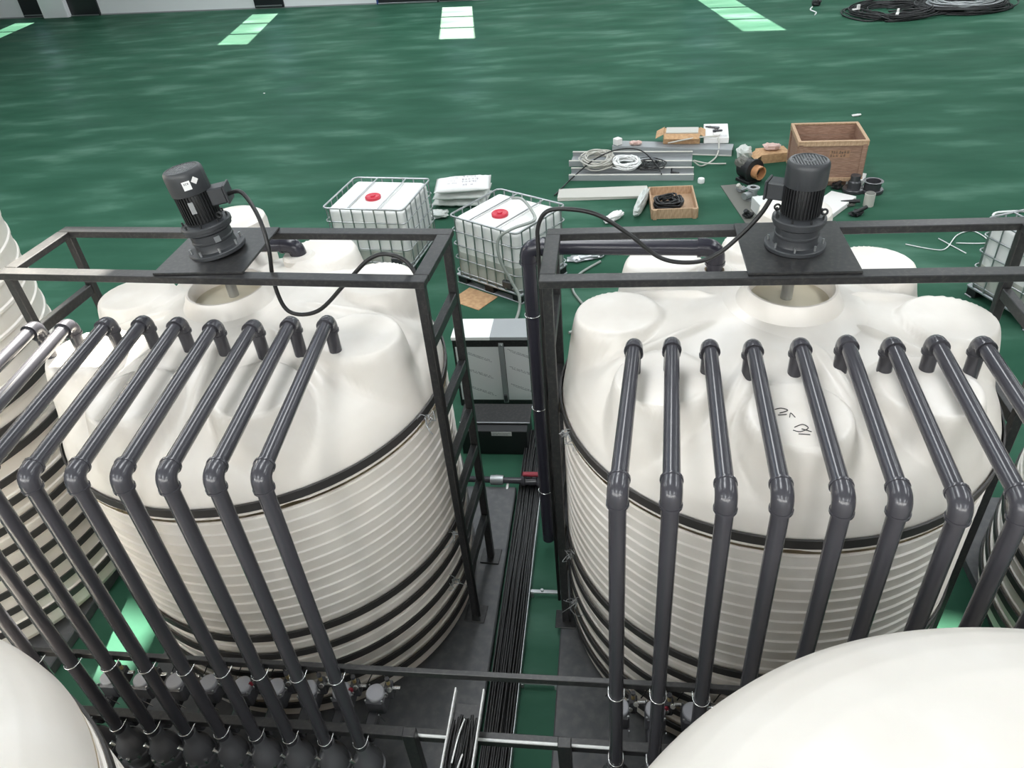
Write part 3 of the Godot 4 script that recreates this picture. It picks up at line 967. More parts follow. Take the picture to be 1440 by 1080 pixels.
# ---------------------------------------------------------------- things between and behind the tanks
func build_between() -> void:
	# black cable tray on the floor of the gap
	var t := thing("cable_trunking", "long black cable trunking on the floor between the two tanks", "trunking", Vector3(-0.77, 0, -4.1))
	part(t, "channel", box(0.2, 0.07, 3.5, 0.004), M.black_paint, Vector3(0, 0.036, 0))
	for s in [-1, 1]:
		part(t, "side_lip", box(0.008, 0.1, 3.5, 0.002), M.galvanised if s > 0 else M.black_paint, Vector3(0.102 * s, 0.05, 0))
	rng.seed = 31
	for k in 10:
		var pts := []
		for i in 8:
			pts.append(Vector3(-0.08 + 0.0178 * k + rng.randf_range(-0.008, 0.008), 0.085 + rng.randf() * 0.012, -1.72 + 3.44 * i / 7.0))
		part(t, "cable", tube(curve(pts, 3), 0.011, 6), M.cable_black)
	# thin cross bars over the green strip
	for e in [[-3.85, "farther"], [-3.05, "nearer"]]:
		var c := thing("cross_bar", "thin steel cross bar over the green strip, the %s one" % e[1], "bar", Vector3(-0.53, 0.06, e[0]), 0.0, "cross bars in the gap")
		part(c, "bar", box(0.27, 0.02, 0.03, 0.003), M.galvanised)
		part(c, "bolt", cyl(0.012, 0.02, 8), M.steel, Vector3(-0.04, 0.008, 0))
		for s in [-1, 1]:
			part(c, "foot", box(0.02, 0.05, 0.03, 0.002), M.galvanised, Vector3(0.12 * s, -0.034, 0))
	# drain pipe with red-handled valve
	var d := thing("drain_pipe", "grey drain pipe with a red valve handle on the floor of the gap", "pipe", Vector3(-1.0, 0.14, -5.05))
	part(d, "tube", tube([Vector3(-0.5, 0, 0), Vector3(0.42, 0, 0.02)], 0.03, 16), M.grey_pipe)
	part(d, "valve_body", lathe([Vector2(0.0, -0.09), Vector2(0.05, -0.09), Vector2(0.055, -0.06), Vector2(0.042, -0.05), Vector2(0.042, 0.05), Vector2(0.055, 0.06), Vector2(0.05, 0.09), Vector2(0, 0.09)], 20), M.grey_pipe, Vector3(0.24, 0, 0.015), Basis(Vector3.BACK, PI / 2))
	part(d, "union", lathe([Vector2(0.0, -0.06), Vector2(0.045, -0.06), Vector2(0.05, 0.0), Vector2(0.045, 0.06), Vector2(0, 0.06)], 20), M.galvanised, Vector3(-0.08, 0, 0.01), Basis(Vector3.BACK, PI / 2))
	part(d, "red_handle", box(0.15, 0.03, 0.05, 0.008), M.red_dark, Vector3(0.24, 0.085, 0.015))
	part(d, "handle_stem", cyl(0.012, 0.06, 10), M.steel, Vector3(0.24, 0.03, 0.015))
	part(d, "white_tap", tube([Vector3(0.02, -0.03, 0.03), Vector3(0.015, -0.06, 0.1), Vector3(0.0, -0.1, 0.2)], 0.014, 10), M.white_gloss)
	for x in [-0.4, 0.36]:
		part(d, "stand", box(0.03, 0.1, 0.04, 0.002), M.black_paint, Vector3(x, -0.08, 0.01))
	# stainless cabinet with printed protective film
	var film := print_mat("printed_film", print_tex(256, 512, Color8(218, 220, 221), Color8(84, 88, 98), film_rows(), 17), 0.35)
	film.metallic = 0.15
	var cb := thing("steel_cabinet", "stainless cabinet with printed protective film behind the gap", "cabinet", Vector3(-1.14, 0, -6.48))
	part(cb, "carcass", box(1.02, 0.86, 0.32, 0.004), M.black_paint, Vector3(0, 0.431, -0.01))
	part(cb, "top", box(0.4, 0.04, 0.36, 0.004), M.white_gloss, Vector3(-0.31, 0.885, 0), Basis.IDENTITY, "steel top sheet with a window reflection painted white")  # plain white colour stands in for the window mirrored in the steel
	part(cb, "top", box(0.62, 0.04, 0.36, 0.004), M.sheet_grey, Vector3(0.2, 0.885, 0))
	part(cb, "door", sheet(0.45, 0.68), film, Vector3(-0.26, 0.43, 0.152))
	part(cb, "door", sheet(0.45, 0.68), film, Vector3(0.25, 0.43, 0.152))
	var st := part(cb, "centre_strip", box(0.05, 0.76, 0.02, 0.003), M.galvanised, Vector3(-0.005, 0.44, 0.16))
	part(st, "latch", box(0.035, 0.09, 0.02, 0.004), M.valve_black, Vector3(0, -0.31, 0.02))
	part(st, "latch_pin", box(0.03, 0.015, 0.01, 0.002), M.bright_steel, Vector3(0, 0.36, 0.012))
	# black base box in front of it
	var bb := thing("equipment_box", "low black box with two pale labels in front of the stainless cabinet", "box", Vector3(-1.17, 0, -5.75))
	part(bb, "body", box(0.66, 0.3, 0.4, 0.005), M.motor_dark, Vector3(0, 0.151, 0))
	part(bb, "top_sheet", box(0.7, 0.02, 0.3, 0.003), M.black_paint, Vector3(0, 0.312, -0.06))
	part(bb, "front_edge", box(0.7, 0.012, 0.012, 0.002), M.galvanised, Vector3(0, 0.318, 0.09))
	var lab := print_mat("label_print", print_tex(128, 40, Color8(196, 197, 196), Color8(120, 122, 124), [[8, 8, 118, 8, 8], [8, 24, 100, 24, 8]], 19))
	part(bb, "label_plate", sheet(0.2, 0.05), lab, Vector3(0.08, 0.27, 0.201))
	part(bb, "label_plate", sheet(0.045, 0.035), lab, Vector3(-0.2, 0.275, 0.201))
	# black corner post and fittings of the farther plant, right of the gap
	var q := thing("cable_duct", "upright dark ribbed cable duct beside the upright motor's frame", "duct", Vector3(-0.44, 0, -4.22))
	part(q, "duct", box(0.07, 2.2, 0.06, 0.003), M.motor_dark, Vector3(0, 1.2, 0))
	for k in 24:
		part(q, "slot_rib", box(0.078, 0.03, 0.01, 0.001), M.motor_dark, Vector3(0, 0.3 + 0.08 * k, 0.034))

func film_rows() -> Array:
	var rows := []
	for y in [20, 180, 350]:
		rows.append([20, y, 190, y + 95, 9])
		rows.append([34, y + 22, 210, y + 120, 7])
	return rows

# ---------------------------------------------------------------- totes
func tote(label: String, at: Vector3, turn: float, size: Vector3, fill: float) -> Node3D:
	var t := thing("liquid_tote", label, "tote", at, turn, "caged white liquid totes")
	var w := size.x
	var h := size.y
	var d := size.z
	# rounded bottle
	var y0 := 0.16
	part(t, "bottle", rounded_block(w - 0.06, h - y0 - 0.03, d - 0.06, 0.09), M.tote_white, Vector3(0, y0, 0))
	part(t, "filled_part", rounded_block(w - 0.054, (h - y0) * fill, d - 0.054, 0.085), M.tote_grey, Vector3(0, y0 - 0.002, 0))
	for x in [-0.2, 0.2]:
		part(t, "top_rib", box(0.012, 0.014, d - 0.22, 0.004), M.tote_white, Vector3(x * w, h - 0.026, 0))
	var cap := part(t, "filler_cap", lathe([Vector2(0, 0), Vector2(0.108, 0), Vector2(0.112, 0.035), Vector2(0.1, 0.045), Vector2(0.075, 0.036), Vector2(0.0, 0.036)], 28), M.red_plastic, Vector3(-0.02, h - 0.03, 0.12))
	part(cap, "cap_hub", cyl(0.035, 0.02, 16, 0.004), M.red_plastic, Vector3(0, 0.03, 0))
	# pallet
	var pl := part(t, "pallet", box(w, 0.035, d, 0.01), M.galvanised, Vector3(0, 0.13, 0))
	for x in [-1, 0, 1]:
		for z in [-1, 1]:
			part(pl, "pallet_foot", box(0.16, 0.1, 0.14, 0.01), M.motor_dark, Vector3(x * (w / 2 - 0.09), -0.067, z * (d / 2 - 0.08)))
	for z in [-1, 1]:
		part(pl, "skid", box(w, 0.02, 0.1, 0.005), M.galvanised, Vector3(0, -0.12, z * (d / 2 - 0.06)))
	# cage: hoops and uprights
	for k in 5:
		var y := 0.2 + (h - 0.2) * k / 4.0
		var ring := []
		for c in [[1, 1], [-1, 1], [-1, -1], [1, -1]]:
			for i in 5:
				var a: float = atan2(c[1], c[0]) - PI / 4 + PI / 2 * i / 4.0
				ring.append(Vector3(c[0] * (w / 2 - 0.07) + cos(a) * 0.07, y, c[1] * (d / 2 - 0.07) + sin(a) * 0.07))
		ring.append(ring[0])
		part(t, "cage_hoop", tube(ring, 0.013 if k == 4 else 0.01, 6, false), M.steel)
	for s in [-1, 1]:
		for k in 7:
			var x: float = -w / 2 + 0.1 + (w - 0.2) * k / 6.0
			part(t, "cage_bar", cyl(0.01, h - 0.16, 6), M.steel, Vector3(x, 0.15, s * d / 2))
		for k in 6:
			var z: float = -d / 2 + 0.1 + (d - 0.2) * k / 5.0
			part(t, "cage_bar", cyl(0.01, h - 0.16, 6), M.steel, Vector3(s * w / 2, 0.15, z))
	for k in 2:
		part(t, "top_bar", cyl(0.009, d, 6), M.steel, Vector3((k - 0.5) * 0.45, h + 0.002, -d / 2), Basis(Vector3.RIGHT, PI / 2))
	# outlet valve
	part(t, "outlet_valve", box(0.16, 0.1, 0.06, 0.01), M.valve_black, Vector3(w / 2 - 0.22, 0.24, d / 2 - 0.005))
	return t

func rounded_block(w: float, h: float, d: float, r: float) -> ArrayMesh:
	# plan with rounded corners, rounded upper edge
	var st := begin(1)
	var rings := []
	var lay := [[0.0, 0.0], [0.0, h - r], [0.3, h - r * 0.62], [0.62, h - r * 0.3], [1.0, h]]
	for l in lay:
		var inset: float = r * (1.0 - sqrt(maxf(0.0, 1.0 - l[0] * l[0]))) if l[0] < 1.0 else r
		var ring := []
		for c in [[1, 1], [-1, 1], [-1, -1], [1, -1]]:
			for i in 7:
				var a: float = atan2(c[1], c[0]) - PI / 4 + PI / 2 * i / 6.0
				ring.append(Vector3(c[0] * (w / 2 - r) + cos(a) * (r - inset * 0.6), l[1], c[1] * (d / 2 - r) + sin(a) * (r - inset * 0.6)))
		rings.append(ring)
	var n: int = rings[0].size()
	for i in rings.size() - 1:
		for j in n:
			var k := (j + 1) % n
			quad(st, rings[i][j], rings[i + 1][j], rings[i + 1][k], rings[i][k])
	st.set_smooth_group(-1)
	var top: Array = rings[rings.size() - 1]
	for j in n:
		for v in [Vector3(0, h, 0), top[j], top[(j + 1) % n]]: st.add_vertex(v)
		for v in [Vector3.ZERO, rings[0][(j + 1) % n], rings[0][j]]: st.add_vertex(v)
	return done(st)

func build_totes() -> void:
	tote("white caged tote with a red cap, standing turned with a clear hose over it", Vector3(-1.4, 0, -9.2), deg_to_rad(-33), Vector3(1.15, 1.0, 1.02), 0.45)
	tote("greyish white caged tote with a red cap behind the tilted motor's frame", Vector3(-3.34, 0, -9.92), deg_to_rad(-8), Vector3(1.2, 1.0, 1.12), 0.3)
	tote("caged tote cut off by the right edge behind the upright motor's frame", Vector3(4.95, 0, -8.35), deg_to_rad(22), Vector3(1.15, 1.0, 1.0), 0.4)
	var h := thing("hose", "clear plastic hose draped over the turned tote", "hose", Vector3.ZERO)
	part(h, "tube", tube(curve([Vector3(-1.35, 1.06, -9.45), Vector3(-1.2, 1.1, -9.3), Vector3(-1.05, 1.08, -8.98), Vector3(-1.0, 1.06, -8.72), Vector3(-1.25, 1.07, -8.47), Vector3(-1.42, 0.95, -8.44), Vector3(-1.42, 0.7, -8.4), Vector3(-1.3, 0.4, -8.38), Vector3(-1.2, 0.2, -8.3), Vector3(-1.22, 0.03, -8.15), Vector3(-1.3, 0.025, -7.7), Vector3(-1.38, 0.025, -7.2)], 6), 0.02, 10), M.clear_hose)
	var sk := print_mat("sack_print", print_tex(256, 160, Color8(226, 226, 224), Color8(150, 140, 150), [[40, 20, 44, 22, 4], [60, 30, 110, 40, 12], [130, 30, 190, 34, 16], [120, 60, 190, 60, 18], [125, 90, 200, 86, 16], [60, 70, 100, 80, 8], [60, 100, 100, 104, 8], [130, 120, 180, 120, 14]], 23), 0.6)
	var rows := ["topmost printed white sack of the stack beside the turned tote", "middle white sack of the stack beside the turned tote", "lowest white sack of the stack beside the turned tote"]
	for k in 3:
		var s := thing("sack", rows[2 - k], "sack", Vector3(-2.55 + 0.03 * k, 0.14 * k, -11.9 + 0.05 * k), deg_to_rad(-4 + 5 * k), "stacked white sacks")
		part(s, "bag", sack_mesh(0.92, 0.145, 0.62, 50 + k), sk if k == 2 else M.sacking)
	var fm := thing("plastic_wrap", "crumpled clear plastic wrap beneath the sacks beside the tote", "wrap", Vector3(-2.85, 0, -11.3))
	part(fm, "film", bag(Vector3(0.5, 0.16, 0.4), 61, 0.5), M.bag_plastic)

func sack_mesh(w: float, h: float, d: float, seed_: int) -> ArrayMesh:
	var f := FastNoiseLite.new()
	f.seed = seed_
	f.frequency = 2.5
	var st := begin(1)
	var nx := 20
	var nz := 14
	var P := func(i, j, s):
		var u: float = i / float(nx) * 2 - 1
		var v: float = j / float(nz) * 2 - 1
		var p := pow(maxf(0.0, (1 - pow(absf(u), 3.0)) * (1 - pow(absf(v), 3.0))), 0.5)
		var y: float = h / 2 + s * h / 2 * p * (0.85 + 0.25 * f.get_noise_2d(u * 1.2, v * 1.2))
		return Vector3(u * w / 2, maxf(y, 0.0), v * d / 2 + 0.02 * f.get_noise_2d(u * 2, 7))
	for i in nx:
		for j in nz:
			for s in [1.0, -1.0]:
				var q := [[i, j + 1], [i + 1, j + 1], [i + 1, j], [i, j]]
				if s < 0:
					q.reverse()
				for k in [0, 2, 1, 0, 3, 2]:
					st.set_uv(Vector2(q[k][0] / float(nx), q[k][1] / float(nz)) if s > 0 else Vector2(0.02, 0.02))
					st.add_vertex(P.call(q[k][0], q[k][1], s))
	return done(st)

# ---------------------------------------------------------------- goods lying on the far floor
func channel(label: String, a: Vector3, b: Vector3, w: float, h: float, upside: bool) -> void:
	var t := thing("cable_tray_section", label, "tray", (a + b) / 2, -atan2(b.z - a.z, b.x - a.x), "loose grey cable tray sections")
	var l := a.distance_to(b)
	part(t, "web", box(l, 0.012, w, 0.002), M.sheet_grey, Vector3(0, h if upside else 0.007, 0))
	for s in [-1, 1]:
		part(t, "side", box(l, h, 0.012, 0.002), M.sheet_grey, Vector3(0, h / 2 + 0.001, s * w / 2))
		part(t, "lip", box(l, 0.01, 0.05, 0.002), M.sheet_light, Vector3(0, h if not upside else 0.006, s * (w / 2 + (0.02 if upside else -0.02))))

func build_floor_goods() -> void:
	var cb := thing("cardboard_sheet", "flat cardboard sheet on the floor in front of the turned tote", "cardboard", Vector3(-1.86, 0.006, -8.63), deg_to_rad(-32))
	part(cb, "sheet", box(0.5, 0.01, 0.4, 0.002), M.cardboard)
	channel("farthest loose tray section, under the small cardboard carton", Vector3(-0.02, 0, -14.2), Vector3(2.1, 0, -13.75), 0.3, 0.1, true)
	channel("open tray section behind the two pale cable coils", Vector3(-0.8, 0, -13.6), Vector3(1.36, 0, -13.38), 0.5, 0.1, false)
	channel("open tray section under the two pale cable coils", Vector3(-0.78, 0, -12.85), Vector3(1.33, 0, -12.68), 0.36, 0.1, false)
	for k in 3:
		var s := thing("metal_strip", ["lowest pale metal strip of the pile left of the small wooden box", "middle pale metal strip of the pile left of the small wooden box", "topmost pale metal strip of the pile left of the small wooden box"][k], "strip", Vector3(-0.2, 0.016 * k + 0.009, -12.05 + 0.03 * k), deg_to_rad(1.0 - k), "pale metal strips")
		part(s, "strip", box(1.48, 0.014, 0.5 - 0.07 * k, 0.003), M.sheet_light)
	var c1 := thing("cable_coil", "loose grey cable coil standing over the tray sections", "cable", Vector3(-0.32, 0.11, -13.15), 0.0, "cable coils on the tray sections")
	part(c1, "loops", coil(0.25, 14, 0.12, 0.012, 0.14, 5, 1.3), M.sheet_light)
	var c2 := thing("cable_coil", "round white cable coil tied in a neat ring", "cable", Vector3(0.2, 0.12, -13.0), 0.0, "cable coils on the tray sections")
	part(c2, "loops", coil(0.2, 16, 0.07, 0.012, 0.08, 6, 1.15), M.white_gloss)
	part(c2, "tie", box(0.03, 0.09, 0.12, 0.005), M.white_gloss, Vector3(0.02, 0.06, 0.23))
	var c3 := thing("chain_heap", "heap of thin dark wire beside the white cable coil", "wire", Vector3(0.62, 0.11, -12.95))
	part(c3, "loops", coil(0.16, 12, 0.2, 0.006, 0.05, 8, 0.9), M.motor_dark)
	var c4 := thing("black_cable", "single black cable arching over the tray sections", "cable", Vector3.ZERO)
	part(c4, "sheath", tube(curve([Vector3(-1.0, 0.02, -12.0), Vector3(-0.75, 0.06, -12.6), Vector3(-0.35, 0.28, -12.9), Vector3(0.05, 0.33, -13.2), Vector3(0.45, 0.3, -13.2), Vector3(0.72, 0.16, -12.8), Vector3(0.78, 0.13, -12.5)], 6), 0.012, 7), M.cable_black)
	var pk := thing("clamp_piece", "small dark clamp lying on the nearest open tray section", "clamp", Vector3(1.02, 0.02, -12.76), deg_to_rad(-25))
	part(pk, "jaw", box(0.15, 0.04, 0.05, 0.01), M.motor_dark, Vector3(0, 0.025, 0))
	part(pk, "screw", cyl(0.012, 0.07, 8), M.motor_dark, Vector3(-0.06, 0.03, 0))
	# small carton
	var bx := thing("carton", "small open cardboard carton on the farthest tray section", "carton", Vector3(1.23, 0.11, -14.2), deg_to_rad(-6))
	part(bx, "body", box(0.66, 0.16, 0.42, 0.004), M.cardboard, Vector3(0, 0.08, 0))
	part(bx, "inner_pad", box(0.58, 0.02, 0.3, 0.003), M.sheet_light, Vector3(0, 0.172, -0.03))
	part(bx, "flap", box(0.16, 0.006, 0.42, 0.001), M.cardboard, Vector3(-0.4, 0.14, 0), Basis(Vector3.BACK, 0.5))
	part(bx, "flap", box(0.1, 0.006, 0.42, 0.001), M.cardboard, Vector3(0.37, 0.15, 0), Basis(Vector3.BACK, -0.4))
	part(bx, "flap", box(0.62, 0.006, 0.12, 0.001), M.cardboard, Vector3(0, 0.15, 0.26), Basis(Vector3.RIGHT, 0.5))
	# white panel with black hand tools
	var pn := thing("flat_box", "white flat box lid beside the carton, black tools lying on it", "panel", Vector3(1.86, 0.11, -14.35), deg_to_rad(-5))
	part(pn, "lid", box(0.44, 0.1, 0.8, 0.006), M.white_paper, Vector3(0, 0.05, 0))
	part(pn, "printed_corner", sheet(0.13, 0.12), print_mat("panel_print", print_tex(64, 64, Color8(214, 212, 212), Color8(130, 130, 134), [[6, 6, 58, 6, 8], [6, 22, 58, 22, 8], [6, 40, 50, 40, 8]], 29)), Vector3(0.13, 0.1, 0.3), Basis(Vector3.RIGHT, -PI / 2))
	var to := thing("hand_tool", "black hand tool on the white panel, the farther of two", "tool", Vector3(1.82, 0.21, -14.5), deg_to_rad(-20), "black tools on the white panel")
	part(to, "handle", box(0.2, 0.03, 0.05, 0.01), M.valve_black, Vector3(0, 0.016, 0))
	part(to, "head", box(0.08, 0.035, 0.09, 0.01), M.valve_black, Vector3(0.08, 0.018, 0.03))
	part(to, "jaw", box(0.1, 0.02, 0.025, 0.004), M.motor_dark, Vector3(-0.1, 0.012, -0.03), Basis(Vector3.UP, 0.5))
	var to2 := thing("hand_tool", "black hand tool on the white panel, the nearer of two", "tool", Vector3(1.88, 0.21, -14.3), deg_to_rad(4), "black tools on the white panel")
	part(to2, "handle", box(0.18, 0.03, 0.04, 0.01), M.valve_black, Vector3(0, 0.016, 0))
	part(to2, "grip", box(0.06, 0.04, 0.06, 0.008), M.valve_black, Vector3(-0.06, 0.02, 0.02))
	var wp := thing("paper_bag", "crumpled white paper bag on the nearer end of the white panel", "bag", Vector3(1.84, 0.21, -14.06), 0.2)
	part(wp, "bag", bag(Vector3(0.18, 0.07, 0.16), 71, 0.3), M.white_paper)
	var w2 := thing("paper_cube", "small white paper packet at the end of the farthest tray section", "packet", Vector3(0.05, 0.11, -14.1), 0.7)
	part(w2, "packet", box(0.13, 0.12, 0.13, 0.01), M.white_paper, Vector3(0, 0.061, 0))
	var w3 := thing("plastic_bag", "pinkish clear plastic bag of small parts by the paper packet", "bag", Vector3(0.38, 0.11, -14.05))
	part(w3, "bag", bag(Vector3(0.34, 0.1, 0.2), 73, 0.4), M.bag_pink)
	# pale rods
	for e in [["pale straight rod lying before the small carton", [Vector3(0.95, 0.22, -13.75), Vector3(1.4, 0.24, -13.9), Vector3(1.85, 0.24, -13.98)]], ["bent pale rod hanging from the white panel", [Vector3(1.86, 0.22, -13.93), Vector3(1.85, 0.1, -13.7), Vector3(1.75, 0.03, -13.4), Vector3(1.5, 0.02, -13.1), Vector3(1.34, 0.14, -13.05)]], ["pale straight rod on the green floor right of the tray sections", [Vector3(1.36, 0.14, -13.05), Vector3(1.6, 0.06, -13.1), Vector3(1.92, 0.02, -13.17)]]]:
		var rd := thing("rod", e[0], "rod", Vector3.ZERO, 0.0, "pale rods")
		part(rd, "rod", tube(curve(e[1], 5), 0.013, 7), M.sheet_light)
	var cp := thing("bottle_cap", "small white cap alone on the floor right of the small wooden box", "cap", Vector3(1.43, 0, -12.4))
	part(cp, "cap", lathe([Vector2(0, 0), Vector2(0.055, 0), Vector2(0.058, 0.05), Vector2(0.05, 0.075), Vector2(0, 0.08)], 14), M.white_gloss)
	# small open wooden box with a coil inside
	var wb := thing("wooden_box", "small open wooden box holding a black cable coil", "box", Vector3(0.9, 0, -11.45), deg_to_rad(1))
	part(wb, "bottom", box(0.68, 0.03, 0.88, 0.003), M.pine, Vector3(0, 0.016, 0))
	for s in [-1, 1]:
		part(wb, "side_panel", box(0.025, 0.16, 0.9, 0.003), M.pine, Vector3(0.34 * s, 0.081, 0))
		part(wb, "end_panel", box(0.66, 0.16, 0.025, 0.003), M.pine, Vector3(0, 0.081, 0.44 * s))
		part(wb, "batten", box(0.06, 0.16, 0.03, 0.003), M.pine, Vector3(0.3 * s, 0.081, 0.468))
	var wc := thing("cable_coil", "black cable coil inside the small wooden box", "cable", Vector3(0.82, 0.035, -11.3))
	part(wc, "loops", coil(0.17, 26, 0.1, 0.016, 0.14, 12), M.cable_black)
	# bags leaning beside it
	var b2 := thing("plastic_bag", "long silvery plastic bag leaning on the small wooden box", "bag", Vector3(0.42, 0, -11.4), deg_to_rad(-14))
	part(b2, "bag", bag(Vector3(0.16, 0.3, 1.2), 81, 0.3), M.bag_plastic)
	var b3 := thing("plastic_bag", "short white plastic bag on the floor left of the silvery bag", "bag", Vector3(-0.02, 0, -11.0), deg_to_rad(-40))
	part(b3, "bag", bag(Vector3(0.2, 0.14, 0.55), 83, 0.35), M.white_paper)
	# wooden crate
	crate()
	# bagged parts left of the crate
	var k1 := thing("plastic_bag", "clear knotted plastic bag of parts beside the cardboard tray", "bag", Vector3(2.25, 0, -13.4))
	part(k1, "bag", bag(Vector3(0.36, 0.3, 0.36), 91, 0.35), M.bag_plastic)
	var k2 := thing("cardboard_tray", "low cardboard tray with a plastic bag in it, left of the crate", "carton", Vector3(2.72, 0, -13.35), deg_to_rad(10))
	part(k2, "tray", box(0.5, 0.16, 0.34, 0.004), M.cardboard, Vector3(0, 0.081, 0))
	part(k2, "flap", box(0.14, 0.006, 0.3, 0.001), M.cardboard, Vector3(-0.3, 0.12, 0.03), Basis(Vector3.BACK, 0.6))
	var k3 := thing("plastic_bag", "pinkish plastic bag lying in the cardboard tray", "bag", Vector3(2.7, 0.163, -13.38))
	part(k3, "bag", bag(Vector3(0.4, 0.14, 0.26), 93, 0.35), M.bag_pink)
	# pump parts
	var pu := thing("pump", "grey dirty pump with a copper coloured ring on the floor", "pump", Vector3(2.28, 0, -12.3), deg_to_rad(35))
	part(pu, "casing", lathe([Vector2(0, -0.22), Vector2(0.13, -0.22), Vector2(0.16, -0.18), Vector2(0.16, 0.02), Vector2(0.19, 0.04), Vector2(0.19, 0.08), Vector2(0.12, 0.1), Vector2(0, 0.1)], 28), M.motor_dark, Vector3(0, 0.2, -0.1), Basis(Vector3.RIGHT, PI / 2))
	part(pu, "copper_ring", lathe([Vector2(0.09, 0.0), Vector2(0.11, 0.0), Vector2(0.11, 0.12), Vector2(0.09, 0.12), Vector2(0.085, 0.0)], 28), M.copper_ring, Vector3(0, 0.2, 0.0), Basis(Vector3.RIGHT, PI / 2))
	part(pu, "foot", box(0.3, 0.05, 0.3, 0.006), M.motor_dark, Vector3(0, 0.026, -0.14))
	part(pu, "dust_wrap", bag(Vector3(0.3, 0.22, 0.3), 97, 0.3), M.grime_grey, Vector3(-0.05, 0.2, -0.26))
	var fi := thing("pipe_fitting", "dirty steel pipe fitting in front of the pump", "fitting", Vector3(2.15, 0, -11.65), 0.4, "loose pipe fittings")
	part(fi, "body", lathe([Vector2(0, 0), Vector2(0.13, 0), Vector2(0.13, 0.03), Vector2(0.07, 0.04), Vector2(0.07, 0.16), Vector2(0.1, 0.17), Vector2(0.1, 0.2), Vector2(0.05, 0.2)], 24), M.galvanised)
	part(fi, "branch", tube([Vector3(0, 0.1, 0), Vector3(-0.18, 0.1, 0.05)], 0.055, 16), M.galvanised)
	var mt := thing("floor_mat", "long grimy grey mat under the pump parts", "mat", Vector3(1.98, 0.006, -11.5), deg_to_rad(8))
	part(mt, "mat", box(0.3, 0.01, 1.5, 0.002), M.grime_grey)
	var pb := thing("parts_box", "white box with black print in front of the pump", "box", Vector3(2.28, 0, -11.15), deg_to_rad(12))
	part(pb, "body", box(0.34, 0.2, 0.34, 0.005), print_mat("parts_print", print_tex(64, 64, Color8(214, 216, 214), Color8(40, 42, 44), [[8, 10, 50, 10, 16], [8, 36, 56, 36, 16]], 33)), Vector3(0, 0.101, 0))
	# white board leaning behind the upright motor
	var wbrd := thing("foam_board", "white foam board behind the upright motor, one corner pointing away", "board", Vector3(3.26, 0.002, -11.26), deg_to_rad(-38))
	part(wbrd, "board", box(0.4, 0.08, 0.8, 0.006), M.white_paper, Vector3(0, 0.041, 0))
	# black fittings right of the motor
	for e in [[Vector3(3.72, 0, -11.85), "black flanged pipe fitting with a stub on top", 0], [Vector3(3.98, 0, -11.8), "black open flange ring beside the flanged fitting", 1]]:
		var q := thing("pipe_fitting", e[1], "fitting", e[0], 0.0, "loose pipe fittings")
		part(q, "flange", lathe([Vector2(0.09, 0.0), Vector2(0.16, 0.0), Vector2(0.17, 0.01), Vector2(0.17, 0.05), Vector2(0.16, 0.06), Vector2(0.09, 0.06), Vector2(0.09, 0.0)], 28), M.valve_black)
		if e[2] == 0:
			part(q, "stub", lathe([Vector2(0.1, 0.05), Vector2(0.095, 0.16), Vector2(0.075, 0.18), Vector2(0.075, 0.26), Vector2(0.0, 0.26)], 24), M.valve_black)
		else:
			part(q, "collar", lathe([Vector2(0.12, 0.05), Vector2(0.13, 0.16), Vector2(0.15, 0.18), Vector2(0.11, 0.18), Vector2(0.1, 0.05)], 24), M.valve_black)
	var tc := thing("tin_can", "small pale can in front of the black flange ring", "can", Vector3(3.8, 0, -11.28))
	part(tc, "can", cyl(0.075, 0.2, 20, 0.006), M.sheet_light)
	part(tc, "lid", cyl(0.066, 0.008, 20), M.grime_grey, Vector3(0, 0.2, 0))
	var sb := thing("small_box", "small white box behind the black flanged fitting", "box", Vector3(3.78, 0, -12.2), deg_to_rad(-25))
	part(sb, "body", box(0.36, 0.12, 0.3, 0.006), M.white_paper, Vector3(0, 0.061, 0))
	rng.seed = 404
	var deb := ["dark scrap of steel at the foot of the crate", "dark bent bracket beside the foam board", "grey plate scrap near the small pale can", "dark nut heap between crate and foam board", "grey elbow scrap behind the foam board"]
	for k in 5:
		var s := thing("steel_scrap", deb[k], "scrap", [Vector3(3.3, 0, -12.15), Vector3(3.5, 0, -11.3), Vector3(3.55, 0, -10.95), Vector3(3.05, 0, -12.1), Vector3(3.5, 0, -12.0)][k], rng.randf() * 3.0, "steel scraps by the crate")
		part(s, "lump", bag(Vector3(0.34, 0.1, 0.24), 110 + k, 0.5), M.grime_grey if k % 2 else M.motor_dark)
		part(s, "stub", tube([Vector3(-0.1, 0.06, 0), Vector3(0.16, 0.09, 0.05)], 0.03, 10), M.motor_dark)
	for e in [[Vector3(2.02, 0.012, -11.95), "pale dusty fitting on the far end of the grimy mat", 301], [Vector3(2.0, 0.012, -10.95), "dark greasy fitting on the near end of the grimy mat", 302], [Vector3(2.45, 0, -11.75), "silvery bolt heap between pump and parts box", 303]]:
		var q := thing("loose_fitting", e[1], "fitting", e[0], 0.5, "machine parts around the pump")
		part(q, "lump", bag(Vector3(0.24, 0.12, 0.2), e[2], 0.5), [M.sheet_grey, M.motor_dark, M.steel][e[2] - 301])
		part(q, "spigot", cyl(0.035, 0.14, 12, 0.004), [M.sheet_light, M.motor_dark, M.steel][e[2] - 301], Vector3(0.02, 0.02, 0), Basis(Vector3.BACK, 0.7))
	# foil scraps, string, tube, paper
	var fo := thing("foil_scrap", "crumpled silvery film on the floor behind the upright motor's frame", "film", Vector3(-0.4, 0, -9.75), 0.3)
	part(fo, "film", bag(Vector3(0.9, 0.08, 0.4), 121, 0.6), M.steel)
	var sg := thing("string", "thin white string lying looped on the green floor", "string", Vector3.ZERO)
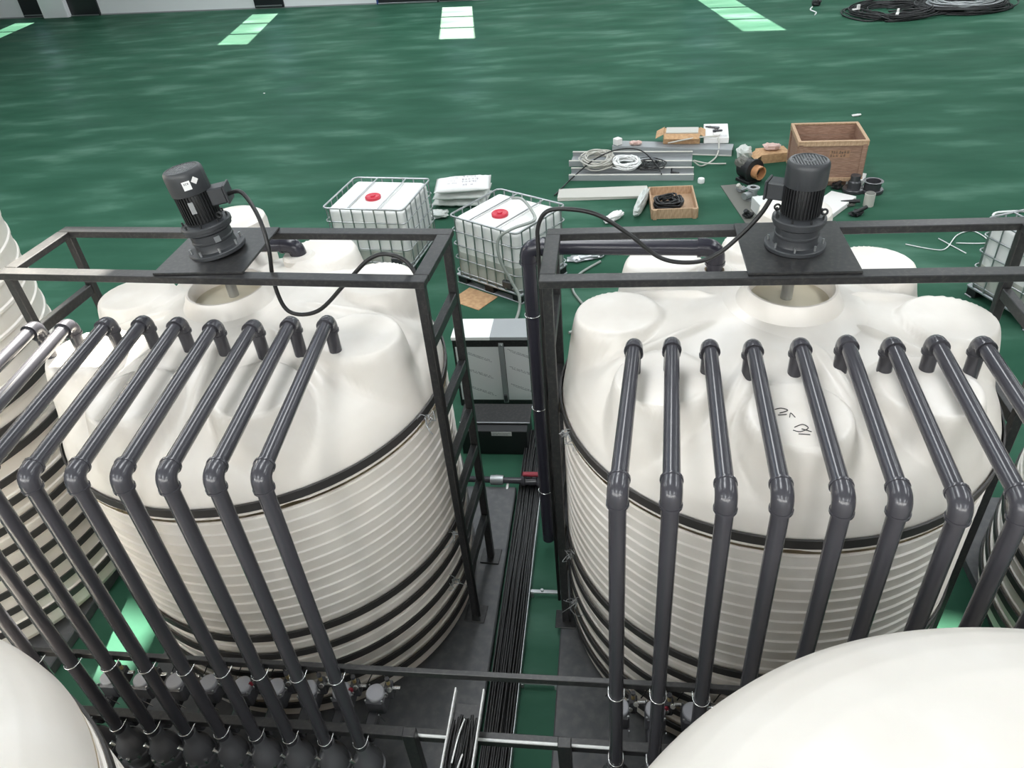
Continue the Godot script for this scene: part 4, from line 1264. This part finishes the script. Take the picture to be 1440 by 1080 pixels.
	part(sg, "string", tube(curve([Vector3(3.95, 0.012, -9.95), Vector3(4.25, 0.012, -9.78), Vector3(4.42, 0.012, -9.8), Vector3(4.7, 0.012, -10.2), Vector3(4.95, 0.012, -10.3), Vector3(5.0, 0.012, -9.95), Vector3(4.6, 0.012, -9.95)], 6), 0.008, 5), M.white_gloss)
	part(sg, "string_end", tube([Vector3(4.42, 0.012, -10.1), Vector3(4.62, 0.012, -9.65)], 0.008, 5), M.white_gloss)
	var tb := thing("white_tube", "white plastic tube with a hooked end near the right edge", "tube", Vector3.ZERO)
	part(tb, "tube", tube(curve([Vector3(5.38, 0.02, -10.6), Vector3(5.36, 0.02, -10.75), Vector3(5.48, 0.02, -10.88), Vector3(5.9, 0.02, -10.9), Vector3(6.6, 0.02, -10.9)], 5), 0.018, 8), M.white_gloss)
	var ho := thing("hose", "thin grey hose curling on the floor beside the upright motor's frame", "hose", Vector3.ZERO)
	part(ho, "tube", tube(curve([Vector3(-0.2, 0.02, -9.6), Vector3(-0.5, 0.02, -9.2), Vector3(-0.55, 0.02, -8.8), Vector3(-0.35, 0.02, -8.3), Vector3(-0.3, 0.02, -8.0), Vector3(-0.55, 0.02, -7.75)], 6), 0.018, 8), M.clear_hose)
	var pa := thing("paper_scrap", "small white paper scrap on the open floor beyond the crate", "paper", Vector3(4.65, 0, -15.5), 0.3)
	part(pa, "paper", bag(Vector3(0.3, 0.05, 0.14), 131, 0.5), M.white_paper)
	for e in [[Vector3(-9.0, 0, -19.3), "pale scuffed scrap on the far open floor"], [Vector3(-2.76, 0, -10.4), "tiny white crumb on the floor between the totes"], [Vector3(-1.25, 0, -8.0), "tiny white crumb below the cardboard sheet"]]:
		var cr := thing("crumb", e[1], "litter", e[0], 0.0, "crumbs on the floor")
		part(cr, "crumb", bag(Vector3(0.07, 0.03, 0.05), 140, 0.3), M.white_paper)
	far_cables()

func crate() -> void:
	var c := thing("wooden_crate", "open wooden crate with stencilled print standing on the far floor", "crate", Vector3(3.38, 0, -12.5), deg_to_rad(-3))
	var W := 1.0
	var D := 0.86
	var H := 0.72
	part(c, "bottom", box(W, 0.03, D, 0.003), M.plywood, Vector3(0, 0.095, 0))
	for z in [-0.35, 0.35]:
		part(c, "skid", box(W, 0.08, 0.09, 0.004), M.plywood, Vector3(0, 0.041, z))
	for s in [-1, 1]:
		for k in 4:
			part(c, "board", box(W, 0.15, 0.016, 0.002), M.plywood, Vector3(0, 0.16 + 0.155 * k, s * (D / 2 - 0.008)))
			part(c, "board", box(0.016, 0.15, D - 0.034, 0.002), M.plywood, Vector3(s * (W / 2 - 0.008), 0.16 + 0.155 * k, 0))
		for y in [0.12, H - 0.03]:
			part(c, "batten", box(W + 0.04, 0.06, 0.02, 0.003), M.pine, Vector3(0, y, s * (D / 2 + 0.011)))
			part(c, "batten", box(0.02, 0.06, D, 0.003), M.pine, Vector3(s * (W / 2 + 0.011), y, 0))
		for q in [-1, 1]:
			part(c, "batten", box(0.07, H - 0.17, 0.02, 0.003), M.plywood, Vector3(q * (W / 2 - 0.03), H / 2 + 0.05, s * (D / 2 + 0.011)))
			part(c, "batten", box(0.02, H - 0.17, 0.07, 0.003), M.plywood, Vector3(s * (W / 2 + 0.011), H / 2 + 0.05, q * (D / 2 - 0.04)))
	part(c, "rim", box(W + 0.04, 0.02, 0.05, 0.003), M.pine, Vector3(0, H + 0.01, D / 2))
	part(c, "rim", box(W + 0.04, 0.02, 0.05, 0.003), M.pine, Vector3(0, H + 0.01, -D / 2))
	for s in [-1, 1]:
		part(c, "rim", box(0.05, 0.02, D - 0.05, 0.003), M.pine, Vector3(s * W / 2, H + 0.01, 0))
	var pm := print_mat("stencil", print_tex(128, 48, Color8(158, 122, 96), Color8(52, 46, 42), [[6, 4, 120, 4, 18], [6, 26, 90, 26, 18]], 37), 0.7)
	part(c, "stencil_print", sheet(0.3, 0.12, 0.001), pm, Vector3(0.12, 0.53, D / 2 + 0.001))

func far_cables() -> void:
	var c1 := thing("cable_coil", "large loose dark cable coil at the top right, with white tags", "cable", Vector3(7.7, 0, -24.4), 0.0, "large cable coils on the far floor")
	part(c1, "loops", coil(0.95, 30, 0.5, 0.016, 0.14, 201, 1.0), M.motor_dark)
	for e in [[Vector3(-0.95, 0.16, 0.1), 0.4], [Vector3(-0.1, 0.16, 0.95), 1.2]]:
		var tg := part(c1, "white_tag", box(0.24, 0.03, 0.08, 0.005), M.white_paper, e[0], Basis(Vector3.UP, e[1]))
		part(tg, "tag_end", box(0.08, 0.12, 0.06, 0.005), M.white_paper, Vector3(0.05, 0.05, 0))
	var c2 := thing("cable_coil", "large loose cable coil with pale inner turns at the top right edge", "cable", Vector3(9.6, 0, -24.5), 0.0, "large cable coils on the far floor")
	part(c2, "loops", coil(1.0, 30, 0.5, 0.018, 0.14, 203, 0.85), M.motor_dark)
	part(c2, "pale_loops", coil(0.75, 14, 0.4, 0.02, 0.2, 205, 0.8), M.galvanised)
	part(c2, "dark_core", coil(0.4, 14, 0.3, 0.03, 0.16, 207, 0.8), M.motor_dark, Vector3(-0.1, 0, -0.5))
	var lk := thing("cable_run", "dark cables stretched between the two large coils", "cable", Vector3.ZERO)
	rng.seed = 90
	for k in 12:
		var pts := []
		for i in 5:
			pts.append(Vector3(7.6 + 0.55 * i, 0.05 + rng.randf() * 0.1, -23.6 - 0.02 * k + 0.25 * sin(i * 1.3 + k) - 0.08 * k))
		part(lk, "cable", tube(curve(pts, 4), 0.016, 5), M.motor_dark)
	var sc := thing("dark_scrap", "small dark object alone on the far floor left of the large coils", "scrap", Vector3(6.0, 0, -25.9))
	part(sc, "lump", bag(Vector3(0.4, 0.24, 0.3), 211, 0.4), M.motor_dark)
	part(sc, "pale_string", tube(curve([Vector3(-0.15, 0.02, 0.2), Vector3(-0.28, 0.02, 0.6), Vector3(-0.2, 0.02, 1.0), Vector3(-0.3, 0.02, 1.3)], 4), 0.02, 5), M.white_gloss)
